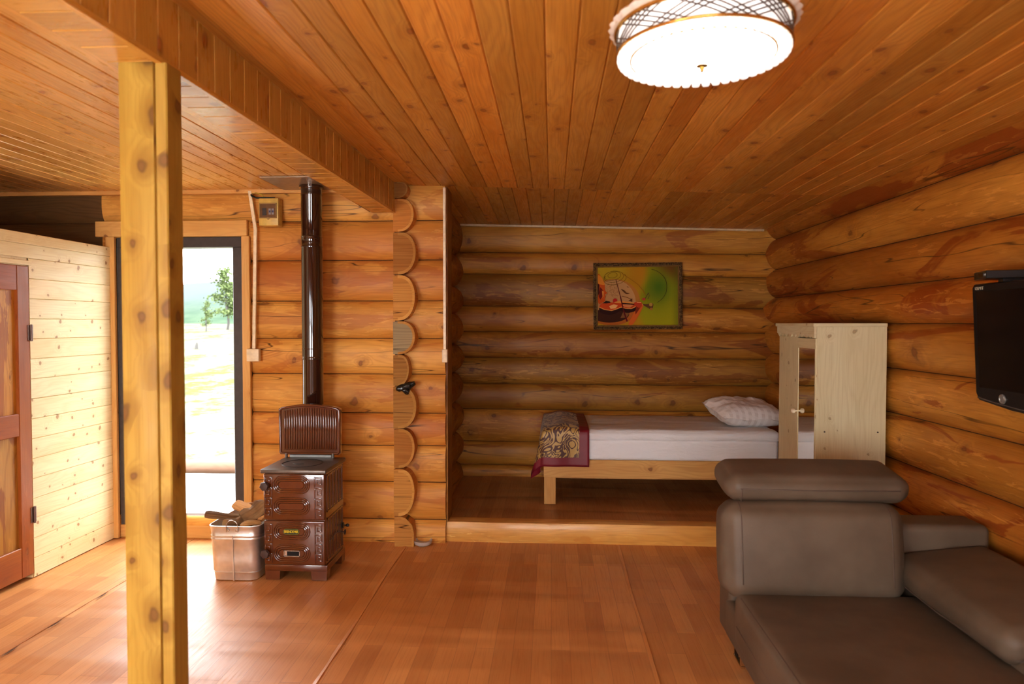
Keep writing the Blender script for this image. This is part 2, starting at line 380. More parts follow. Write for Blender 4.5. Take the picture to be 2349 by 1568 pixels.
# ------------------------------------------------------------------ room: levels
FY = 5.20           # seam plane of the log wall with the doorway
BY = 6.87           # seam plane of the alcove's back wall
def wallx(y): return 2.27 - .022 * (y - 3.0)   # seam plane of the right-hand log wall
ROOM_Y0 = -1.7
def logrow(mb, axis, t0, t1, za, zb, face, sgn, bulge=.075, za2=None, zb2=None, rnd=None, cap0=False, cap1=False, seg=.22, mi=0, capmi=1, pw=2.7):
    """one log lying along axis 0 (X) or 1 (Y); room side bulges by sgn*bulge from plane 'face' (number or function)"""
    rnd = random.random() if rnd is None else rnd; ou, ov = random.uniform(0, 80), random.uniform(0, 80)
    za2 = za if za2 is None else za2; zb2 = zb if zb2 is None else zb2
    n = max(2, int((t1 - t0) / seg)); m = 12; vs = []; sd = random.uniform(0, 99)
    for i in range(n + 1):
        f = i / n; p = t0 + (t1 - t0) * f; lo = za + (za2 - za) * f; hi = zb + (zb2 - zb) * f
        wig = mnoise.noise(V((p * 1.1, sd, 0))) * .010; wz = mnoise.noise(V((p * .8, sd + 9, 0))) * .006
        for j in range(m + 1):
            s = -1 + 2 * j / m; s = math.sin(s * PI / 2)
            b = (bulge + wig) * max(0, 1 - abs(s) ** pw) ** .66
            z = (lo + hi) / 2 + (hi - lo) / 2 * s + wz * (1 - s * s)
            fp = face(p) if callable(face) else face
            vs.append((p, fp + sgn * b, z) if axis == 0 else (fp + sgn * b, p, z))
    fs = []; uvs = []; h = max(abs(zb - za), .05)
    for i in range(n):
        for j in range(m):
            a = i * (m + 1) + j; fs.append((a, a + 1, a + m + 2, a + m + 1))
            u0, u1 = ou + (t1 - t0) * i / n, ou + (t1 - t0) * (i + 1) / n; v0, v1 = ov + j / m * h * 1.25, ov + (j + 1) / m * h * 1.25
            uvs.append([(u0, v0), (u0, v1), (u1, v1), (u1, v0)])
    mb.add(vs, fs, uvs, rnd, mi)
    for on, i in ((cap0, 0), (cap1, n)):
        if on:
            ids = [i * (m + 1) + j for j in range(m + 1)]
            mb.add([vs[k] for k in ids], [tuple(range(m + 1))], [[(ou + vs[k][1 - axis], ov + vs[k][2]) for k in ids]], rnd, capmi)

# ---- floor
def grid_floor(name, x0, x1, y0, y1, z, mat, step=.06):
    mb = MB(); nx, ny = int((x1 - x0) / step), int((y1 - y0) / step); vs = []; fs = []; uvs = []
    for j in range(ny + 1):
        for i in range(nx + 1):
            x, y = x0 + (x1 - x0) * i / nx, y0 + (y1 - y0) * j / ny
            w = mnoise.noise(V((x * .55, y * 3.4, 1.3))) * .0042 + mnoise.noise(V((x * 1.3, y * 5.2, 5))) * .0008
            vs.append((x, y, z + w - .0045))
    for j in range(ny):
        for i in range(nx):
            a = j * (nx + 1) + i; f = (a, a + 1, a + nx + 2, a + nx + 1); fs.append(f); uvs.append([(vs[k][1], vs[k][0]) for k in f])
    mb.add(vs, fs, uvs); return struct(mb.build(name, mat, smooth='keep'))
grid_floor('floor', -4.9, 2.3, ROOM_Y0, 5.32, 0, FLOORM)
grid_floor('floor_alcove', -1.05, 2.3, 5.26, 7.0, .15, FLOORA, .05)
# overlapped seams of the lino sheets
mb = MB()
for x, y0, y1, h in ((-1.095, ROOM_Y0, 5.06, .003), (.51, ROOM_Y0, 5.18, .0025), (-2.79, ROOM_Y0, 5.15, .002)):
    n = 60
    for i in range(n):
        ya, yb = y0 + (y1 - y0) * i / n, y0 + (y1 - y0) * (i + 1) / n
        xa, xb = x + .012 * mnoise.noise(V((ya, x, 0))), x + .012 * mnoise.noise(V((yb, x, 0)))
        vs = [(xa - .020, ya, -.005), (xa, ya, h - .002), (xa + .002, ya, h - .0025), (xa + .003, ya, -.005), (xb - .020, yb, -.005), (xb, yb, h - .002), (xb + .002, yb, h - .0025), (xb + .003, yb, -.005)]
        fs = [(k, k + 1, k + 5, k + 4) for k in range(3)]
        mb.add(vs, fs, [[(vs[q][1], vs[q][0]) for q in f] for f in fs])
struct(mb.build('trim_lino_seam', FLOORM))
mb = MB()   # gaps where the sheets curl away from each other
for yc, L, w in ((3.62, .16, .012), (4.02, .17, .012), (4.42, .12, .011), (4.86, .18, .010), (3.30, .16, .013), (2.95, .2, .013)):
    pts = [(-2.775 + .004 + w * .8 * math.sin(PI * k / 8) * (1 if e else -.3), yc - L / 2 + L * k / 8) for e in (0,) for k in range(9)] + [(-2.775 + w * .8 * math.sin(PI * k / 8), yc - L / 2 + L * k / 8) for k in range(7, 0, -1)]
    mb.add([(x, y, .0032) for x, y in pts], [tuple(range(len(pts)))])
struct(mb.build('trim_lino_gap', DARK))

# ---- log wall with the doorway
fz = [-.06, .168, .458, .740, .991, 1.292, 1.566, 1.855, 2.167, 2.467, 2.76]
DX0, DX1, DZ0, DZ1 = -3.385, -2.375, .147, 2.35
mb = MB()
for k in range(len(fz) - 1):
    lo, hi = fz[k], fz[k + 1]
    r = (.97, .965, .84, .68, .70, .86, .69, .40, .53, .69)[k]
    if hi <= DZ0 + .03: segs = [(-4.9, -.81)]
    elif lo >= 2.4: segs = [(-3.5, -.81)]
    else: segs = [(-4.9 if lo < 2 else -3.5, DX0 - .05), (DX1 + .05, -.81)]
    if lo > 2: logrow(mb, 0, -4.9, -3.5, lo, hi, FY, -1, .05, rnd=.02, mi=3)  # unvarnished far-left logs, shade behind the partition put into their dark colour
    for a, b in segs:
        logrow(mb, 0, a, b, lo, hi, FY, -1, .048, rnd=r, cap1=(b > -1), capmi=1)
    if k == 8: mb.box((DX0 - .05, FY - .03, DZ1), (DX1 + .05, FY + .02, 2.467), 0)
for a, b, z0, z1 in ((-4.9, DX0 - .03, -.1, 2.8), (DX1 + .03, -.81, -.1, 2.8), (DX0 - .03, DX1 + .03, DZ1 + .04, 2.8), (DX0 - .03, DX1 + .03, -.3, DZ0 - .02)):
    mb.box((a, FY - .006, z0), (b, FY + .2, z1), 2, .3, 2)
struct(mb.build('wall_doorway', [LOGW, ENDW, wood('seam_dark', (.05, .02, .006), (.09, .035, .01), (.12, .05, .015), kden=0, rough=.8), wood('log_unvarnished_shaded', (.08, .035, .01), (.16, .07, .02), (.22, .10, .03), kden=.1, rough=.7)], smooth=40))
SEAMW = bpy.data.materials['seam_dark']
# end board where the wall is cut at the alcove
mb = MB(); mb.box((-.809, FY - .004, .15), (-.797, FY + .22, 2.74), 2, .2); struct(mb.build('trim_alcove_jamb', LOGA))

# ---- log stub: half logs of the old cross wall, ends facing the room
sz = [-.02, .228, .589, .889, 1.212, 1.448, 1.70, 2.045, 2.364, 2.613, 2.736]
mb = MB()
for k in range(len(sz) - 1):
    lo, hi = sz[k], sz[k + 1]; c = (lo + hi) / 2; hh = (hi - lo) / 2; y0 = 5.055 + random.uniform(-.012, .012)
    w = .163 + random.uniform(-.012, .012) - (.04 if k in (4, 9) else 0); x0 = -1.185; n = 14; r = random.random()
    prof = []
    for j in range(n + 1):
        a = -PI / 2 + PI * j / n
        prof.append((x0 + .035 + (w - .035) * max(0, math.cos(a)) ** .75, c + hh * .985 * math.sin(a) + .01 * math.cos(a)))
    if k == 0: prof = [(x0 + .148, -.02), (x0 + .150, .10), (x0 + .135, .16), (x0 + .09, .21), (x0 + .05, .226)]
    poly = [(x0, lo + .004)] + prof + [(x0, hi - .006)]
    m = len(poly); ou, ov = random.uniform(0, 50), random.uniform(0, 50)
    vs = [(p[0], y0, p[1]) for p in poly] + [(p[0], FY + .02, p[1]) for p in poly]
    mb.add(vs, [tuple(range(m))], [[(ou + p[0] * .6, ov + p[1]) for p in poly]], r, 4 if k == 5 else 1)
    # lighter sapwood rim on the cut face
    rim = [(x0 + .035 + (q[0] - x0 - .035) * .86, c + (q[1] - c) * .86) for q in prof]
    for i in range(len(prof) - 1):
        q = [prof[i], prof[i + 1], rim[i + 1], rim[i]]
        mb.add([(p[0], y0 - .0012, p[1]) for p in q], [(0, 1, 2, 3)], [[(ou + p[0], ov + p[1] * 3) for p in q]], r, 3)
    fs = []; uvs = []
    for i in range(m):
        i2 = (i + 1) % m; fs.append((i, i2, m + i2, m + i)); uvs.append([(ou, ov + i * .03), (ou, ov + (i + 1) * .03), (ou + .15, ov + (i + 1) * .03), (ou + .15, ov + i * .03)])
    mb.add(vs, fs, uvs, r, 0)
mb.box((x0 + .005, 5.09, 0), (x0 + .06, FY, 2.73), 2, .3, 2)
struct(mb.build('wall_stub', [LOGW, ENDW, SEAMW, wood('sapwood', (.36, .14, .03), (.52, .24, .06), (.60, .30, .09), kden=0, rough=.6, spec=.1), GREYW], smooth=35))

# ---- alcove walls
bz = [.10, .256, .492, .821, 1.079, 1.34, 1.605, 1.861, 2.186, 2.401, 2.70]
bzr = [.10, .24, .48, .80, 1.063, 1.327, 1.585, 1.826, 2.131, 2.358, 2.64]
mb = MB()
for k in range(len(bz) - 1): logrow(mb, 0, -1.05, 2.2, bz[k], bz[k + 1], BY, -1, .055, bzr[k], bzr[k + 1])
mb.box((-1.2, BY - .006, 0), (2.4, BY + .15, 2.8), 0, .3, 1)
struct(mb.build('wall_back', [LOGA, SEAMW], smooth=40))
mb = MB(); az = [.02, .30, .60, .9, 1.2, 1.48, 1.78, 2.05, 2.36, 2.75]
for k in range(len(az) - 1): logrow(mb, 1, FY + .03, BY + .02, az[k], az[k + 1], -.985, 1, .10, pw=2)
mb.box((-1.15, FY + .1, 0), (-.98, BY + .1, 2.8), 1, .3, 1)
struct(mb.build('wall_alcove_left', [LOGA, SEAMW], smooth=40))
# ---- sill log under the alcove floor
mb = MB(); n = 40; prof = [(FY + .12, .152), (FY + .06, .153), (FY + .005, .148), (FY - .004, .12), (FY - .012, .075), (FY - .008, .03), (FY, -.02)]
ou = 3.0; vs = []; fs = []; uvs = []
for i in range(n + 1):
    x = -1.02 + 3.3 * i / n; w = mnoise.noise(V((x * 2, 3, 0))) * .006
    for (y, z) in prof: vs.append((x, y + w, z + w * .5))
m = len(prof)
for i in range(n):
    for j in range(m - 1):
        a = i * m + j; fs.append((a, a + 1, a + m + 1, a + m)); uvs.append([(ou + 3.3 * i / n, .04 * j), (ou + 3.3 * i / n, .04 * (j + 1)), (ou + 3.3 * (i + 1) / n, .04 * (j + 1)), (ou + 3.3 * (i + 1) / n, .04 * j)])
mb.add(vs, fs, uvs, .8)
SILL = wood('sill_log', (.36, .14, .03), (.66, .34, .085), (.78, .46, .15), kden=.2, kscale=(2, 6), ring=8, ringamt=.15, patch=(.55, .22, .04), patchamt=.5, rough=.35, crack=.7, scrape=.5, coat=.2)
struct(mb.build('trim_sill', SILL, smooth=50))
# ---- right-hand log wall
rz = [-.10, .20, .50, .80, 1.10, 1.39, 1.68, 1.93, 2.205, 2.50, 2.80]
mb = MB()
for k in range(len(rz) - 1): logrow(mb, 1, ROOM_Y0, BY + .1, rz[k], rz[k + 1], wallx, -1, .095 + .012 * random.uniform(-1, 1), seg=.3, pw=2.1, rnd=(.69, .97, .40, .70, .84, .69, .68, .25, .84, .12)[k])
a, b = wallx(ROOM_Y0), wallx(7.1)
mb.add([(a - .008, ROOM_Y0, -.1), (b - .008, 7.1, -.1), (b - .008, 7.1, 2.8), (a - .008, ROOM_Y0, 2.8), (a + .2, ROOM_Y0, -.1), (b + .2, 7.1, -.1), (b + .2, 7.1, 2.8), (a + .2, ROOM_Y0, 2.8)], [(0, 1, 2, 3), (4, 5, 6, 7), (0, 1, 5, 4), (3, 2, 6, 7), (0, 3, 7, 4), (1, 2, 6, 5)], None, .3, 1)
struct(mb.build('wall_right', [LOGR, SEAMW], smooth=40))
# ---- left wall and rear wall (out of the picture, close the room)
mb = MB()
for k in range(9): logrow(mb, 1, ROOM_Y0, FY, k * .31, (k + 1) * .31, -4.85, 1, .07, seg=.4)
mb.box((-5.0, ROOM_Y0, -.1), (-4.84, FY + .1, 2.8), 1, .3, 1)
struct(mb.build('wall_left', [LOGW, SEAMW], smooth=40))
WIN = [(-3.15, -1.65, .85, 2.15), (-.95, .75, .85, 2.15)]
mb = MB()
for k in range(9):
    lo, hi = k * .31, (k + 1) * .31
    cuts = [(-4.9, 2.5)] if (hi < .9 or lo > 2.1) else [(-4.9, WIN[0][0]), (WIN[0][1], WIN[1][0]), (WIN[1][1], 2.5)]
    for a, b in cuts: logrow(mb, 0, a, b, lo, hi, ROOM_Y0, 1, .07, seg=.4); mb.box((a, ROOM_Y0 - .15, lo), (b, ROOM_Y0 + .006, hi), 0, .3, 1)
struct(mb.build('wall_rear', [LOGW, SEAMW], smooth=40))
for i, (x0, x1, z0, z1) in enumerate(WIN):
    mb = MB()
    for a, b in (((x0, 0, z0), (x1, 0, z0 + .06)), ((x0, 0, z1 - .06), (x1, 0, z1)), ((x0, 0, z0), (x0 + .06, 0, z1)), ((x1 - .06, 0, z0), (x1, 0, z1)), (((x0 + x1) / 2 - .03, 0, z0), ((x0 + x1) / 2 + .03, 0, z1))):
        mb.box((a[0], ROOM_Y0 - .1, a[2]), (b[0], ROOM_Y0 - .03, b[2]), 0)
    struct(mb.build('window_%d' % (i + 1), TRIMW))

# ---- ceilings
def zmain(x): return 2.735 - .036 * (x + 1.2)
mb = MB(); x = -1.30; w = .116
while x < 2.32:
    x2 = x + w; mb.board((x, ROOM_Y0, zmain(x)), (x, 5.16, zmain(x)), (x2, ROOM_Y0, zmain(x2)), (x2, 5.16, zmain(x2)), (0, 0, -1)); x = x2
mb.add([(-1.3, ROOM_Y0 - .1, 2.76), (2.5, ROOM_Y0 - .1, 2.70), (2.5, 5.3, 2.70), (-1.3, 5.3, 2.76)], [(0, 1, 2, 3)], None, .5, 1)
struct(mb.build('ceiling', [CEIL, DARK]))
def zalc(x): return 2.676 - .026 * (x + 1.0)
mb = MB(); x = -1.06; w = .108
while x < 2.3:
    x2 = x + w; mb.board((x, 5.165, zmain(x) + .001), (x, 6.9, zalc(x)), (x2, 5.165, zmain(x2) + .001), (x2, 6.9, zalc(x2)), (0, 0, -1)); x = x2
mb.add([(-1.3, 5.1, 2.80), (2.5, 5.1, 2.72), (2.5, 7.1, 2.72), (-1.3, 7.1, 2.80)], [(0, 1, 2, 3)], None, .5, 1)
struct(mb.build('ceiling_alcove', [CEIL, DARK]))
mb = MB(); x = -1.36; w = .1145
while x > -4.9:
    x2 = x - w; mb.board((x, ROOM_Y0, 2.70), (x, 5.2, 2.70), (x2, ROOM_Y0, 2.70), (x2, 5.2, 2.70), (0, 0, -1)); x = x2
mb.add([(-1.2, ROOM_Y0 - .1, 2.74), (-5, ROOM_Y0 - .1, 2.74), (-5, 5.4, 2.74), (-1.2, 5.4, 2.74)], [(0, 1, 2, 3)], None, .5, 1)
struct(mb.build('ceiling_left', [CEILL, DARK]))
# boxed beam clad in short boards
BXR, BXL, BZ = -1.205, -1.385, 2.51
def bxr(y): return -1.245 + .024 * (y - 2.0)
mb = MB(); y = ROOM_Y0; w = .1155
while y < 5.06:
    y2 = min(y + w, 5.07); sh = .17
    mb.board((bxr(y), y, BZ), (bxr(y), y, 2.76), (bxr(y2), y2, BZ), (bxr(y2), y2, 2.76), (1, 0, 0), ch=.004)
    mb.board((bxr(y) - .004, y, BZ), (bxr(y) - sh, y, BZ), (bxr(y2) - .004, y2, BZ), (bxr(y2) - sh, y2, BZ), (0, 0, -1), ch=.004)
    y = y2
mb.add([(-1.42, ROOM_Y0, 2.515), (-1.36, 5.08, 2.515), (-1.36, 5.08, 2.76), (-1.42, ROOM_Y0, 2.76)], [(0, 1, 2, 3)], None, .5, 0)
mb.add([(bxr(5.07) - .17, 5.07, BZ), (bxr(5.07), 5.07, BZ), (bxr(5.07), 5.07, 2.76), (bxr(5.07) - .17, 5.07, 2.76)], [(0, 1, 2, 3)], None, .5, 0)
a, b = bxr(ROOM_Y0) - .004, bxr(5.06) - .004
mb.add([(a - .01, ROOM_Y0, BZ + .01), (b - .01, 5.06, BZ + .01), (b - .01, 5.06, 2.76), (a - .01, ROOM_Y0, 2.76), (a - .16, ROOM_Y0, BZ + .01), (b - .16, 5.06, BZ + .01)], [(0, 1, 2, 3), (0, 1, 5, 4)], None, .5, 1)
struct(mb.build('trim_beam', [BEAMW, DARK]))
# corner strip along the lower arris of the beam
mb = MB(); mb.add([(bxr(ROOM_Y0) + .004, ROOM_Y0, BZ - .004), (bxr(5.07) + .004, 5.07, BZ - .004), (bxr(5.07) + .004, 5.07, BZ + .014), (bxr(ROOM_Y0) + .004, ROOM_Y0, BZ + .014), (bxr(ROOM_Y0) - .016, ROOM_Y0, BZ - .004), (bxr(5.07) - .016, 5.07, BZ - .004)], [(0, 1, 2, 3), (0, 4, 5, 1)], [[(0, 0), (6, 0), (6, .02), (0, .02)], [(0, 0), (0, .02), (6, .02), (6, 0)]], .9)
struct(mb.build('trim_beam_edge', BEAMW))
# ceiling edge strips
mb = MB(); mb.box((-4.8, 5.10, 2.672), (-1.36, 5.14, 2.70), 0, .8); mb.box((-4.85, 5.09, 2.0), (-4.8, 5.14, 2.7), 2); struct(mb.build('trim_ceiling_left', TRIMW))
mb = MB(); vs = [(-.93, 6.79, zalc(-.93) - .018), (2.06, 6.79, zalc(2.06) - .018), (2.06, 6.79, zalc(2.06)), (-.93, 6.79, zalc(-.93)), (-.93, 6.83, zalc(-.93) - .018), (2.06, 6.83, zalc(2.06) - .018)]
mb.add(vs, [(0, 1, 2, 3), (0, 4, 5, 1)]); struct(mb.build('trim_ceiling_alcove', plain('pale_strip', (.60, .45, .27), .5)))

# ---- doorway
mb = MB()
mb.box((DX0 - .15, FY - .085, 2.352), (DX1 + .045, FY - .055, 2.472), 0, .7, bev=.004)
mb.box((DX1, FY - .085, .08), (DX1 + .062, FY - .055, 2.352), 2, .6, bev=.004)
mb.box((DX0 - .07, FY - .085, .0), (DX0, FY - .055, 2.352), 2, .5, bev=.004)
mb.box((DX0 - .02, FY - .05, .0), (DX1 + .02, FY + .06, .10), 0, .5, bev=.006)
struct(mb.build('trim_doorway', TRIMW))
mb = MB()
mb.box((DX0, FY - .05, DZ1 - .08), (DX1, FY + .06, DZ1), 0, bev=.004); mb.box((DX1 - .085, FY - .05, .10), (DX1, FY + .06, DZ1 - .08), 2, bev=.004)
mb.box((DX0, FY - .05, .10), (DX0 + .07, FY + .06, DZ1 - .08), 2, bev=.004)
d1 = struct(mb.build('door_1', FRAMEB))

# ---- pale pine partition and red door
PX = -3.42
mb = MB(); z = 0.0
zl = [0.0, .128, .26, .392, .524, .656, .788, .92, 1.052, 1.184, 1.316, 1.448, 1.58, 1.712, 1.844, 1.976, 2.108, 2.20]
for k in range(len(zl) - 1):
    a, b = zl[k], zl[k + 1]; r = random.random()
    if a < 2.06: 
        mb.board((PX, 4.292, a), (PX, 5.16, a), (PX, 4.292, b), (PX, 5.16, b), (1, 0, 0), ch=.003, dep=.006, rnd=r)
        mb.board((PX, .4, a), (PX, 3.46, a), (PX, .4, b), (PX, 3.46, b), (1, 0, 0), ch=.003, dep=.006, rnd=r)  # unseen run towards the rear, lengthened to block light to the far left
    else: mb.board((PX, .4, a), (PX, 5.16, a), (PX, .4, b), (PX, 5.16, b), (1, 0, 0), ch=.003, dep=.006, rnd=r)
mb.box((PX - .07, 4.285, 0), (PX - .008, 5.16, 2.2), 1, .5); mb.box((PX - .07, .4, 0), (PX - .008, 3.47, 2.2), 1, .5); mb.box((PX - .07, .4, 2.05), (PX - .008, 5.16, 2.2), 1, .5)
mb.box((PX - .09, .4, 2.2), (PX + .006, 5.165, 2.27), 1, .6, bev=.003)
struct(mb.build('wall_partition', PALE))
mb = MB(); mb.box((PX - .02, 3.4, 2.062), (PX + .008, 4.31, 2.092), 1, .6, bev=.003); struct(mb.build('trim_red_door', PALE))
mb = MB(); Y0, Y1 = 3.475, 4.285; Z0, Z1 = .03, 2.055; xd0, xd1 = PX - .035, PX + .004
mb.box((xd0, Y0, Z0), (xd1, Y0 + .10, Z1), 2, bev=.004); mb.box((xd0, Y1 - .10, Z0), (xd1, Y1, Z1), 2, bev=.004)
for a, b in ((Z0, Z0 + .20), (.955, 1.10), (Z1 - .16, Z1)): mb.box((xd0, Y0 + .10, a), (xd1 - .001, Y1 - .10, b), 1, bev=.004)
d2 = struct(mb.build('door_2', REDW))
mb = MB(); mb.box((xd0 + .008, Y0 + .09, Z0 + .19), (xd1 - .02, Y1 - .09, .965), 2); p = mb.build('lower_panel', PANW, d2)
mb = MB(); mb.box((xd0 + .008, Y0 + .09, 1.09), (xd1 - .02, Y1 - .09, Z1 - .15), 2); p = mb.build('upper_panel', PANW, d2)
for zz in (.42, 1.62):
    mb = MB(); mb.tube([(PX + .012, Y1 + .004, zz - .055), (PX + .012, Y1 + .004, zz + .055)], .007, 10); mb.box((PX - .004, Y1 - .02, zz - .05), (PX + .007, Y1 + .025, zz + .05), 2)
    mb.build('hinge', plain('hinge_metal', (.18, .12, .10), .4, .7), d2, smooth=40)

# ------------------------------------------------------------------ post
mb = MB(); mb.box((-1.379, 2.115, 0), (-1.262, 2.215, 2.512), 2, .5, bev=.007, seg=2)
mb.box((-1.2615, 2.121, 0), (-1.222, 2.211, 2.511), 2, .3, bev=.004)
o = mb.build('timber_post', POSTW, smooth=30); tag(o, 'tall knotty yellow pine post standing under the boxed ceiling beam', 'post')

# ------------------------------------------------------------------ stove
SX0, SX1, SY0, SY1 = -1.882, -1.470, 4.345, 4.735
st = thing('wood_stove', 'brown enamelled wood stove with its ribbed lid standing open', 'stove', (-1.68, 4.54, 0))
mb = MB(); mb.box((SX0 + .006, SY0 + .012, .095), (SX1 - .004, SY1, .705), 2, bev=.006); body = mb.build('stove_body', ENAM, st, 30)
mb = MB(); mb.box((SX0 - .001, SY0 + .004, .055), (SX1 + .006, SY1 + .004, .098), 0, bev=.005, seg=2); mb.build('plinth', ENAM, st, 30)
for (x0, x1) in ((SX0 + .004, SX0 + .105), (SX1 - .10, SX1 + .006)):
    for (ya, yb) in ((SY0, SY0 + .07), (SY1 - .07, SY1 + .004)):
        mb = MB(); mb.prism([(x0 + .004, 0), (x1 - .004, 0), (x1, .06), (x0, .06)], yb - ya, 1, ya); mb.build('foot', ENAM, st)
def stadium(cx, cz, w, h, n=10):
    r = h / 2; L = w / 2 - r; pts = []
    for k in range(n + 1): a = -PI / 2 + PI * k / n; pts.append((cx + L + r * math.cos(a), cz + r * math.sin(a)))
    for k in range(n + 1): a = PI / 2 + PI * k / n; pts.append((cx - L + r * math.cos(a), cz + r * math.sin(a)))
    return pts
DF = SY0 - .004
def door(name, z0, z1, ovals, nk):
    mb = MB(); mb.box((SX0, DF, z0), (SX1 - .006, SY0 + .016, z1), 2, bev=.007, seg=3); d = mb.build(name, ENAM, st, 35)
    for (cz, h) in ovals:
        mb = MB(); cx = (SX0 + SX1) / 2 - .02
        for i, (ins, rr) in enumerate(((0, .0045), (.013, .0055), (.026, .0055))):
            pts = stadium(cx, cz, .240 - 2 * ins, h - 2 * ins); mb.tube([(x, DF - .001, z) for x, z in pts], rr, 8, closed=True)
        pts = stadium(cx, cz, .176, h - .064); n = len(pts)
        mb.add([(x, DF + .001, z) for x, z in pts] + [(cx + (x - cx) * .95, DF - .004, cz + (z - cz) * .92) for x, z in pts], [(i, (i + 1) % n, n + (i + 1) % n, n + i) for i in range(n)] + [tuple(range(n, 2 * n))])
        mb.build('embossed_panel', ENAM, d, 40)
    for side in (0, 1):
        xc = SX0 + .032 if side == 0 else SX1 - .048; ph = (z1 - z0 - .03) / nk; wk = .043
        mb = MB()
        for k in range(nk):
            zb = z0 + .016 + k * ph
            P = [(-.5, 0), (-.5, .86), (.5, .86), (.5, .22), (-.12, .22), (-.12, .58), (.2, .58)]
            if side == 0: P = [(-a, b) for a, b in P]
            pts = [(xc + a * wk, DF - .001, zb + b * ph) for a, b in P]
            for i in range(len(pts) - 1):
                a, b = V(pts[i]), V(pts[i + 1]); e = V((.0038, 0, .0038)); lo = V((min(a.x, b.x), DF - .0055, min(a.z, b.z))) - V((.0038, 0, .0038)); hi = V((max(a.x, b.x), DF + .002, max(a.z, b.z))) + V((.0038, 0, .0038))
                mb.box(lo, hi, bev=.0026, seg=2)
        mb.build('key_pattern', ENAM, d, 40)
    return d
dU = door('upper_door', .398, .700, ((.628, .112), (.487, .108)), 4)
dL = door('lower_door', .100, .390, ((.322, .112), (.178, .112)), 4)
cx = (SX0 + SX1) / 2 - .02
for z, d in ((.624, dU), (.180, dL)):
    mb = MB(); mb.lathe([(.010, .0), (.010, .022), (.030, .024), (.032, .034), (.028, .042), (.0, .044)], n=6, M=Matrix.Translation((SX0 + .018, DF, z)) @ Matrix.Rotation(R(90), 4, 'X') @ Matrix.Rotation(R(12), 4, 'Z')); mb.build('knob', KNOBM, d, 20)
mb = MB(); pts = stadium(cx, .322, .105, .034, 8); n = len(pts)
mb.add([(x, DF - .001, z) for x, z in pts] + [(x, DF - .008, z) for x, z in pts], [(i, (i + 1) % n, n + (i + 1) % n, n + i) for i in range(n)] + [tuple(range(n, 2 * n))])
mb.build('badge', plain('badge_black', (.02, .025, .008), .4), dL)
mb = MB(); mb.tube([(x, DF - .008, z) for x, z in stadium(cx, .322, .105, .034, 8)], .0016, 6, closed=True); mb.build('badge_rim', plain('badge_green', (.16, .20, .02), .4), dL, 40)
cu = bpy.data.curves.new('badge_lettering', 'FONT'); cu.body = 'ERENDEMIR'; cu.size = .0245; cu.align_x = 'CENTER'; cu.align_y = 'CENTER'; cu.extrude = .0008; cu.offset = .0002; cu.space_character = .92
tmp = bpy.data.objects.new('badge_lettering', cu); COL.objects.link(tmp); dg = bpy.context.evaluated_depsgraph_get(); me = bpy.data.meshes.new_from_object(tmp.evaluated_get(dg)); bpy.data.objects.remove(tmp)
lo_ = bpy.data.objects.new('badge_lettering', me); COL.objects.link(lo_); me.materials.append(plain('badge_yellow', (.80, .62, .02), .4))
me.transform(Matrix.Translation((cx, DF - .0095, .322)) @ Matrix.Rotation(R(90), 4, 'X') @ Matrix.Scale(.78, 4, (1, 0, 0))); lo_.parent = dL
# air slot
mb = MB(); mb.box((cx - .048, DF - .0055, .162), (cx + .052, DF + .002, .194)); sl = mb.build('air_slot', plain('slot_black', (.004, .003, .003), .8), dL)
mb = MB()
for a, b in (((cx - .052, .158), (cx + .056, .163)), ((cx - .052, .193), (cx + .056, .198)), ((cx - .052, .158), (cx - .047, .198)), ((cx + .051, .158), (cx + .056, .198))): mb.box((a[0], DF - .0085, a[1]), (b[0], DF + .001, b[1]))
mb.box((cx - .046, DF - .0075, .165), (cx - .030, DF - .001, .192)); mb.build('slot_frame', STEEL, dL)
# fluted right side
for z0, z1, nm in ((.44, .69, 'upper_side_panel'), (.115, .40, 'lower_side_panel')):
    mb = MB(); xs = SX1 - .004
    mb.box((xs - .002, SY0 + .035, z0), (xs + .005, SY1 - .01, z0 + .010), bev=.002); mb.box((xs - .002, SY0 + .035, z1 - .01), (xs + .005, SY1 - .01, z1), bev=.002)
    for k in range(6):
        y = SY0 + .035 + k * .064; mb.box((xs - .002, y, z0), (xs + .005, y + .010, z1), bev=.002)
    for k in range(5):
        y = SY0 + .067 + k * .064; mb.tube([(xs - .014, y + .005, z0 + .02), (xs - .014, y + .005, z1 - .02)], .017, 10)
    mb.build(nm, ENAM, st, 40)
mb = MB(); mb.lathe([(.004, 0), (.004, .02), (.008, .024), (.012, .036), (.008, .046), (0, .048)], n=16, axis='X', c=(SX1, 4.70, .262)); mb.lathe([(.02, 0), (.02, .008), (0, .01)], n=16, axis='X', c=(SX1, 4.70, .262)); mb.build('side_knob', BLACK, st, 40)
mb = MB(); mb.lathe([(.004, 0), (.004, .03), (.017, .031), (.019, .038), (0, .044)], n=16, axis='X', c=(SX1, 4.64, .232)); mb.tube([(SX1 + .008, 4.40, .245), (SX1 + .01, 4.5, .262), (SX1 + .012, 4.63, .245)], .0022, 6); mb.build('damper_rod', KNOBM, st, 40)
